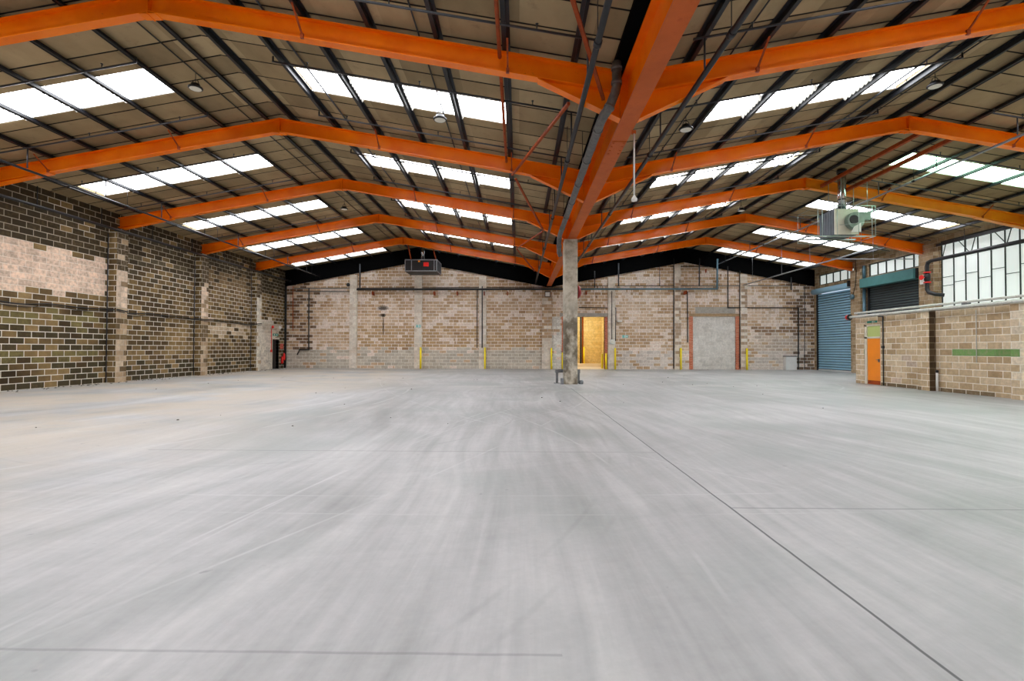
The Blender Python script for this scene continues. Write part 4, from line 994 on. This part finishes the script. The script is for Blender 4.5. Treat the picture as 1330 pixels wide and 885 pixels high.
# ------------------------------------------------------------------ heaters
# black unit heater near the end wall under the dark-wall ridge
hy0, hy1 = 30.75, 32.4
a, b = on_y(525.8, 337, hy0), on_y(567.5, 352.6, hy0)
t = root('unit_heater', ((a.x+b.x)/2, (hy0+hy1)/2, b.z), 'black box heater with a red panel hung below the dark-wall span ridge', 'heater')
mb = MB().box(a.x, b.x, hy0, hy1, b.z, a.z-.03)
mesh('casing', mb, M['heaterblack'], t)
e = .045; fm = MB()
for x in (a.x, a.x+.40, b.x-.2, b.x-e):
    fm.box(x, x+e, hy0-.02, hy0-.001, b.z, a.z)
fm.box(a.x, b.x, hy0-.02, hy0-.001, a.z-.06, a.z); fm.box(a.x, b.x, hy0-.02, hy0-.001, b.z, b.z+.05)
fm.box(b.x+.001, b.x+.02, hy0, hy1, a.z-.06, a.z); fm.box(b.x+.001, b.x+.02, hy0, hy1, b.z, b.z+.05); fm.box(b.x+.001, b.x+.02, hy1-.06, hy1, b.z, a.z)
mesh('edge_frame', fm, M['brightpipe'], t)
lv = MB()
for i in range(8):
    y = hy0+.16+i*.18; lv.box(b.x+.001, b.x+.012, y, y+.06, b.z+.1, a.z-.1)
mesh('side_louvre', lv, M['heatergrey'], t)
p, q = on_y(550, 341, hy0), on_y(556.8, 346.2, hy0)
mesh('red_panel', MB().box(p.x, q.x, hy0-.03, hy0-.001, q.z, p.z), M['red'], t)['label'] = 'bright red square panel'
p = on_y(544.3, 339.6, hy0); mesh('warning_label', MB().box(p.x-.06, p.x+.06, hy0-.01, hy0-.001, p.z-.05, p.z+.05), M['doororange'], t)
fx_ = on_y(549.3, 330, 31.6).x
mesh('flue', MB().tube([(fx_, 31.6, a.z-.03), (fx_, 31.6, zl(fx_)-.01)], .115, 16), M['chrome'], t)
for x in (a.x+.35, b.x-.1):
    mesh('hanger', MB().bar((x, 31.0, a.z-.04), (x-.12, 30.4, zr(x)-.12), .06, .04), M['rust'], t)

# rails, flue and caged heater in the shutter-side span
for x, nm in ((12.02, 'ridge side'), (12.98, 'wall side')):
    o = abs(x-RR); z = ZT-S*o-.40+.10
    y0, y1 = 14.68, 19.64
    mb = MB().box(x-.05, x+.05, y0, y1, z-.015, z).box(x-.05, x-.035, y0, y1, z, z+.09).box(x-.05, x+.05, y0, y1, z+.09, z+.102)
    single('heater_rail', mb, M['rust'], 'orange channel rail spanning two frames over the caged heater, %s' % nm, 'rail', 'heater rails')
gy0, gy1 = 18.35, 19.3
a, b = on_y(1084.5, 271.5, gy0), on_y(1115, 304.5, gy0)
xl0 = on_y(1068.5, 280, gy1).x
t = root('unit_heater', ((a.x+b.x)/2, 18.8, b.z), 'grey fan heater in a zinc bar cage hung under orange rails, steel flue above', 'heater')
xL = min(a.x-.02, xl0)
bx1 = b.x
mesh('casing', MB().box(a.x, bx1, gy0+.05, gy1, b.z, a.z), M['heatergrey'], t)
mesh('front_panel', MB().box(a.x, bx1, gy0, gy0+.049, b.z, a.z), M['heaterpale'], t)
rv = MB()
for i in range(6):
    y = gy0+.1+i*.145; rv.box(a.x-.015, a.x-.001, y, y+.04, b.z+.03, a.z-.03)
mesh('side_rib', rv, M['heatergrey'], t)
fc = on_y(1107, 288, gy0); fw = .30
mesh('fan_scroll', MB().lathe([(.30,-.22),(.31,-.2),(.31,-.02),(.30,-.001)], (fc.x, gy0, fc.z), 'y', 24).box(fc.x, fc.x+.55, gy0-.2, gy0-.02, fc.z+.02, fc.z+.31), M['ductgreen'], t)
mesh('fan_inlet', MB().lathe([(.16,-.24),(.17,-.222)], (fc.x-.08, gy0, fc.z+.02), 'y', 20), M['heaterblack'], t)
p, q = on_y(1100, 293, gy0), on_y(1112, 304, gy0)
mesh('belt_guard', MB().prism_y([(p.x, q.z+.02), (q.x, q.z+.02), (q.x, p.z+.03), (p.x+.1, p.z-.1)], gy0-.27, gy0-.24), M['white'], t)
# cage
C0, C1 = on_y(1057.5, 268, gy0-.1), on_y(1131.5, 308, gy0-.1)
ca, cb, cc, cdz = C0.x, C1.x, C1.z-.02, C0.z-.05
ya, yb = gy0-.32, gy1+.02
cg = MB(); r = .011
for x in (ca, ca+.16, a.x-.12, a.x+.65, b.x+.28, cb-.12, cb):
    cg.tube([(x, ya, cc), (x, ya, cdz)], r, 6)
for x in (ca, b.x+.28, cb): cg.tube([(x, yb, cc), (x, yb, cdz)], r, 6)
for z in (cc, cdz):
    cg.tube([(a.x, ya, z), (cb, ya, z), (cb, yb, z), (ca, yb, z), (ca, ya, z), (a.x, ya, z)], r, 6)
cg.tube([(a.x-.05, ya, fc.z-.2), (cb, ya, fc.z-.08)], .008, 6)
mesh('cage', cg, M['wire'], t)
fyy = 18.8; fxx = on_y(1093.5, 255, fyy).x
mesh('flue', MB().tube([(fxx, fyy, a.z), (fxx, fyy, zl(fxx)-.16)], .14, 20), M['chrome'], t)
mesh('flue_cowl', MB().tube([(fxx,fyy,zl(fxx)-.16),(fxx,fyy,zl(fxx)-.03)], .17, 20), M['heaterblack'], t)
mesh('flue_collar', MB().tube([(fxx,fyy,7.06),(fxx,fyy,7.1)], .148, 20), M['heaterblack'], t)
for x, y in ((12.02, gy0+.1), (12.02, gy1-.1), (12.98, gy0+.1), (12.98, gy1-.1)):
    zt = ZT-S*abs(x-RR)-.32
    mesh('hanger', MB().tube([(x, y, cdz), (x, y, zt)], .012, 6), M['wire'], t)
mesh('bearer', MB().bar((ca, gy0+.2, b.z-.03), (cb, gy0+.2, b.z-.03), .05, .05).bar((ca, gy1-.2, b.z-.03), (cb, gy1-.2, b.z-.03), .05, .05), M['wire'], t)

# ------------------------------------------------------------------ grit on the floor along the walls
mb = MB(); rg = random.Random(3)
def chip(x, y, s):
    vs = [(x+s*rg.uniform(.6,1)*math.cos(a+.3), y+s*rg.uniform(.6,1)*math.sin(a+.3), 0) for a in (0,1.57,3.14,4.71)]
    vs += [(x+(v[0]-x)*.6, y+(v[1]-y)*.6, s*rg.uniform(.3,.7)) for v in vs]
    mb.add(vs, [(0,3,2,1),(4,5,6,7),(0,1,5,4),(1,2,6,5),(2,3,7,6),(3,0,4,7)])
for i in range(170):
    chip(L+.05+abs(rg.gauss(0,.35)), rg.uniform(14.5, 33.5), rg.uniform(.012,.05))
for i in range(60): chip(rg.uniform(-15, 18), YB-.2-abs(rg.gauss(0,.25)), rg.uniform(.012,.04))
for i in range(40): chip(rg.uniform(-14, 10), rg.uniform(7, 28), rg.uniform(.01,.035))
single('grit', mb, M['debris'], 'scattered grit and crumbs of mortar along the foot of the walls', 'debris', kind='stuff')

# ------------------------------------------------------------------ light
w = bpy.data.worlds.new('world'); sc.world = w; w.use_nodes = True
bg = w.node_tree.nodes['Background']; bg.inputs[0].default_value = (.75, .85, 1, 1); bg.inputs[1].default_value = 1.0
lt = bpy.data.lights.new('lobby_lamp', 'POINT'); lt.energy = 140; lt.color = (1, .95, .82); lt.shadow_soft_size = .3
lo = bpy.data.objects.new('lobby_lamp', lt); COL.objects.link(lo); lo.location = ((dl+dr)/2-.3, YB+2.2, 3.5)

sc.view_settings.view_transform = 'Standard'; sc.view_settings.look = 'None'; sc.view_settings.gamma = 1; sc.view_settings.use_curve_mapping = False
sc.view_settings.exposure = 0.12
cy = sc.cycles
cy.use_denoising = True; cy.max_bounces = 8; cy.diffuse_bounces = 6; cy.glossy_bounces = 3; cy.caustics_reflective = False; cy.caustics_refractive = False
cy.sample_clamp_indirect = 10
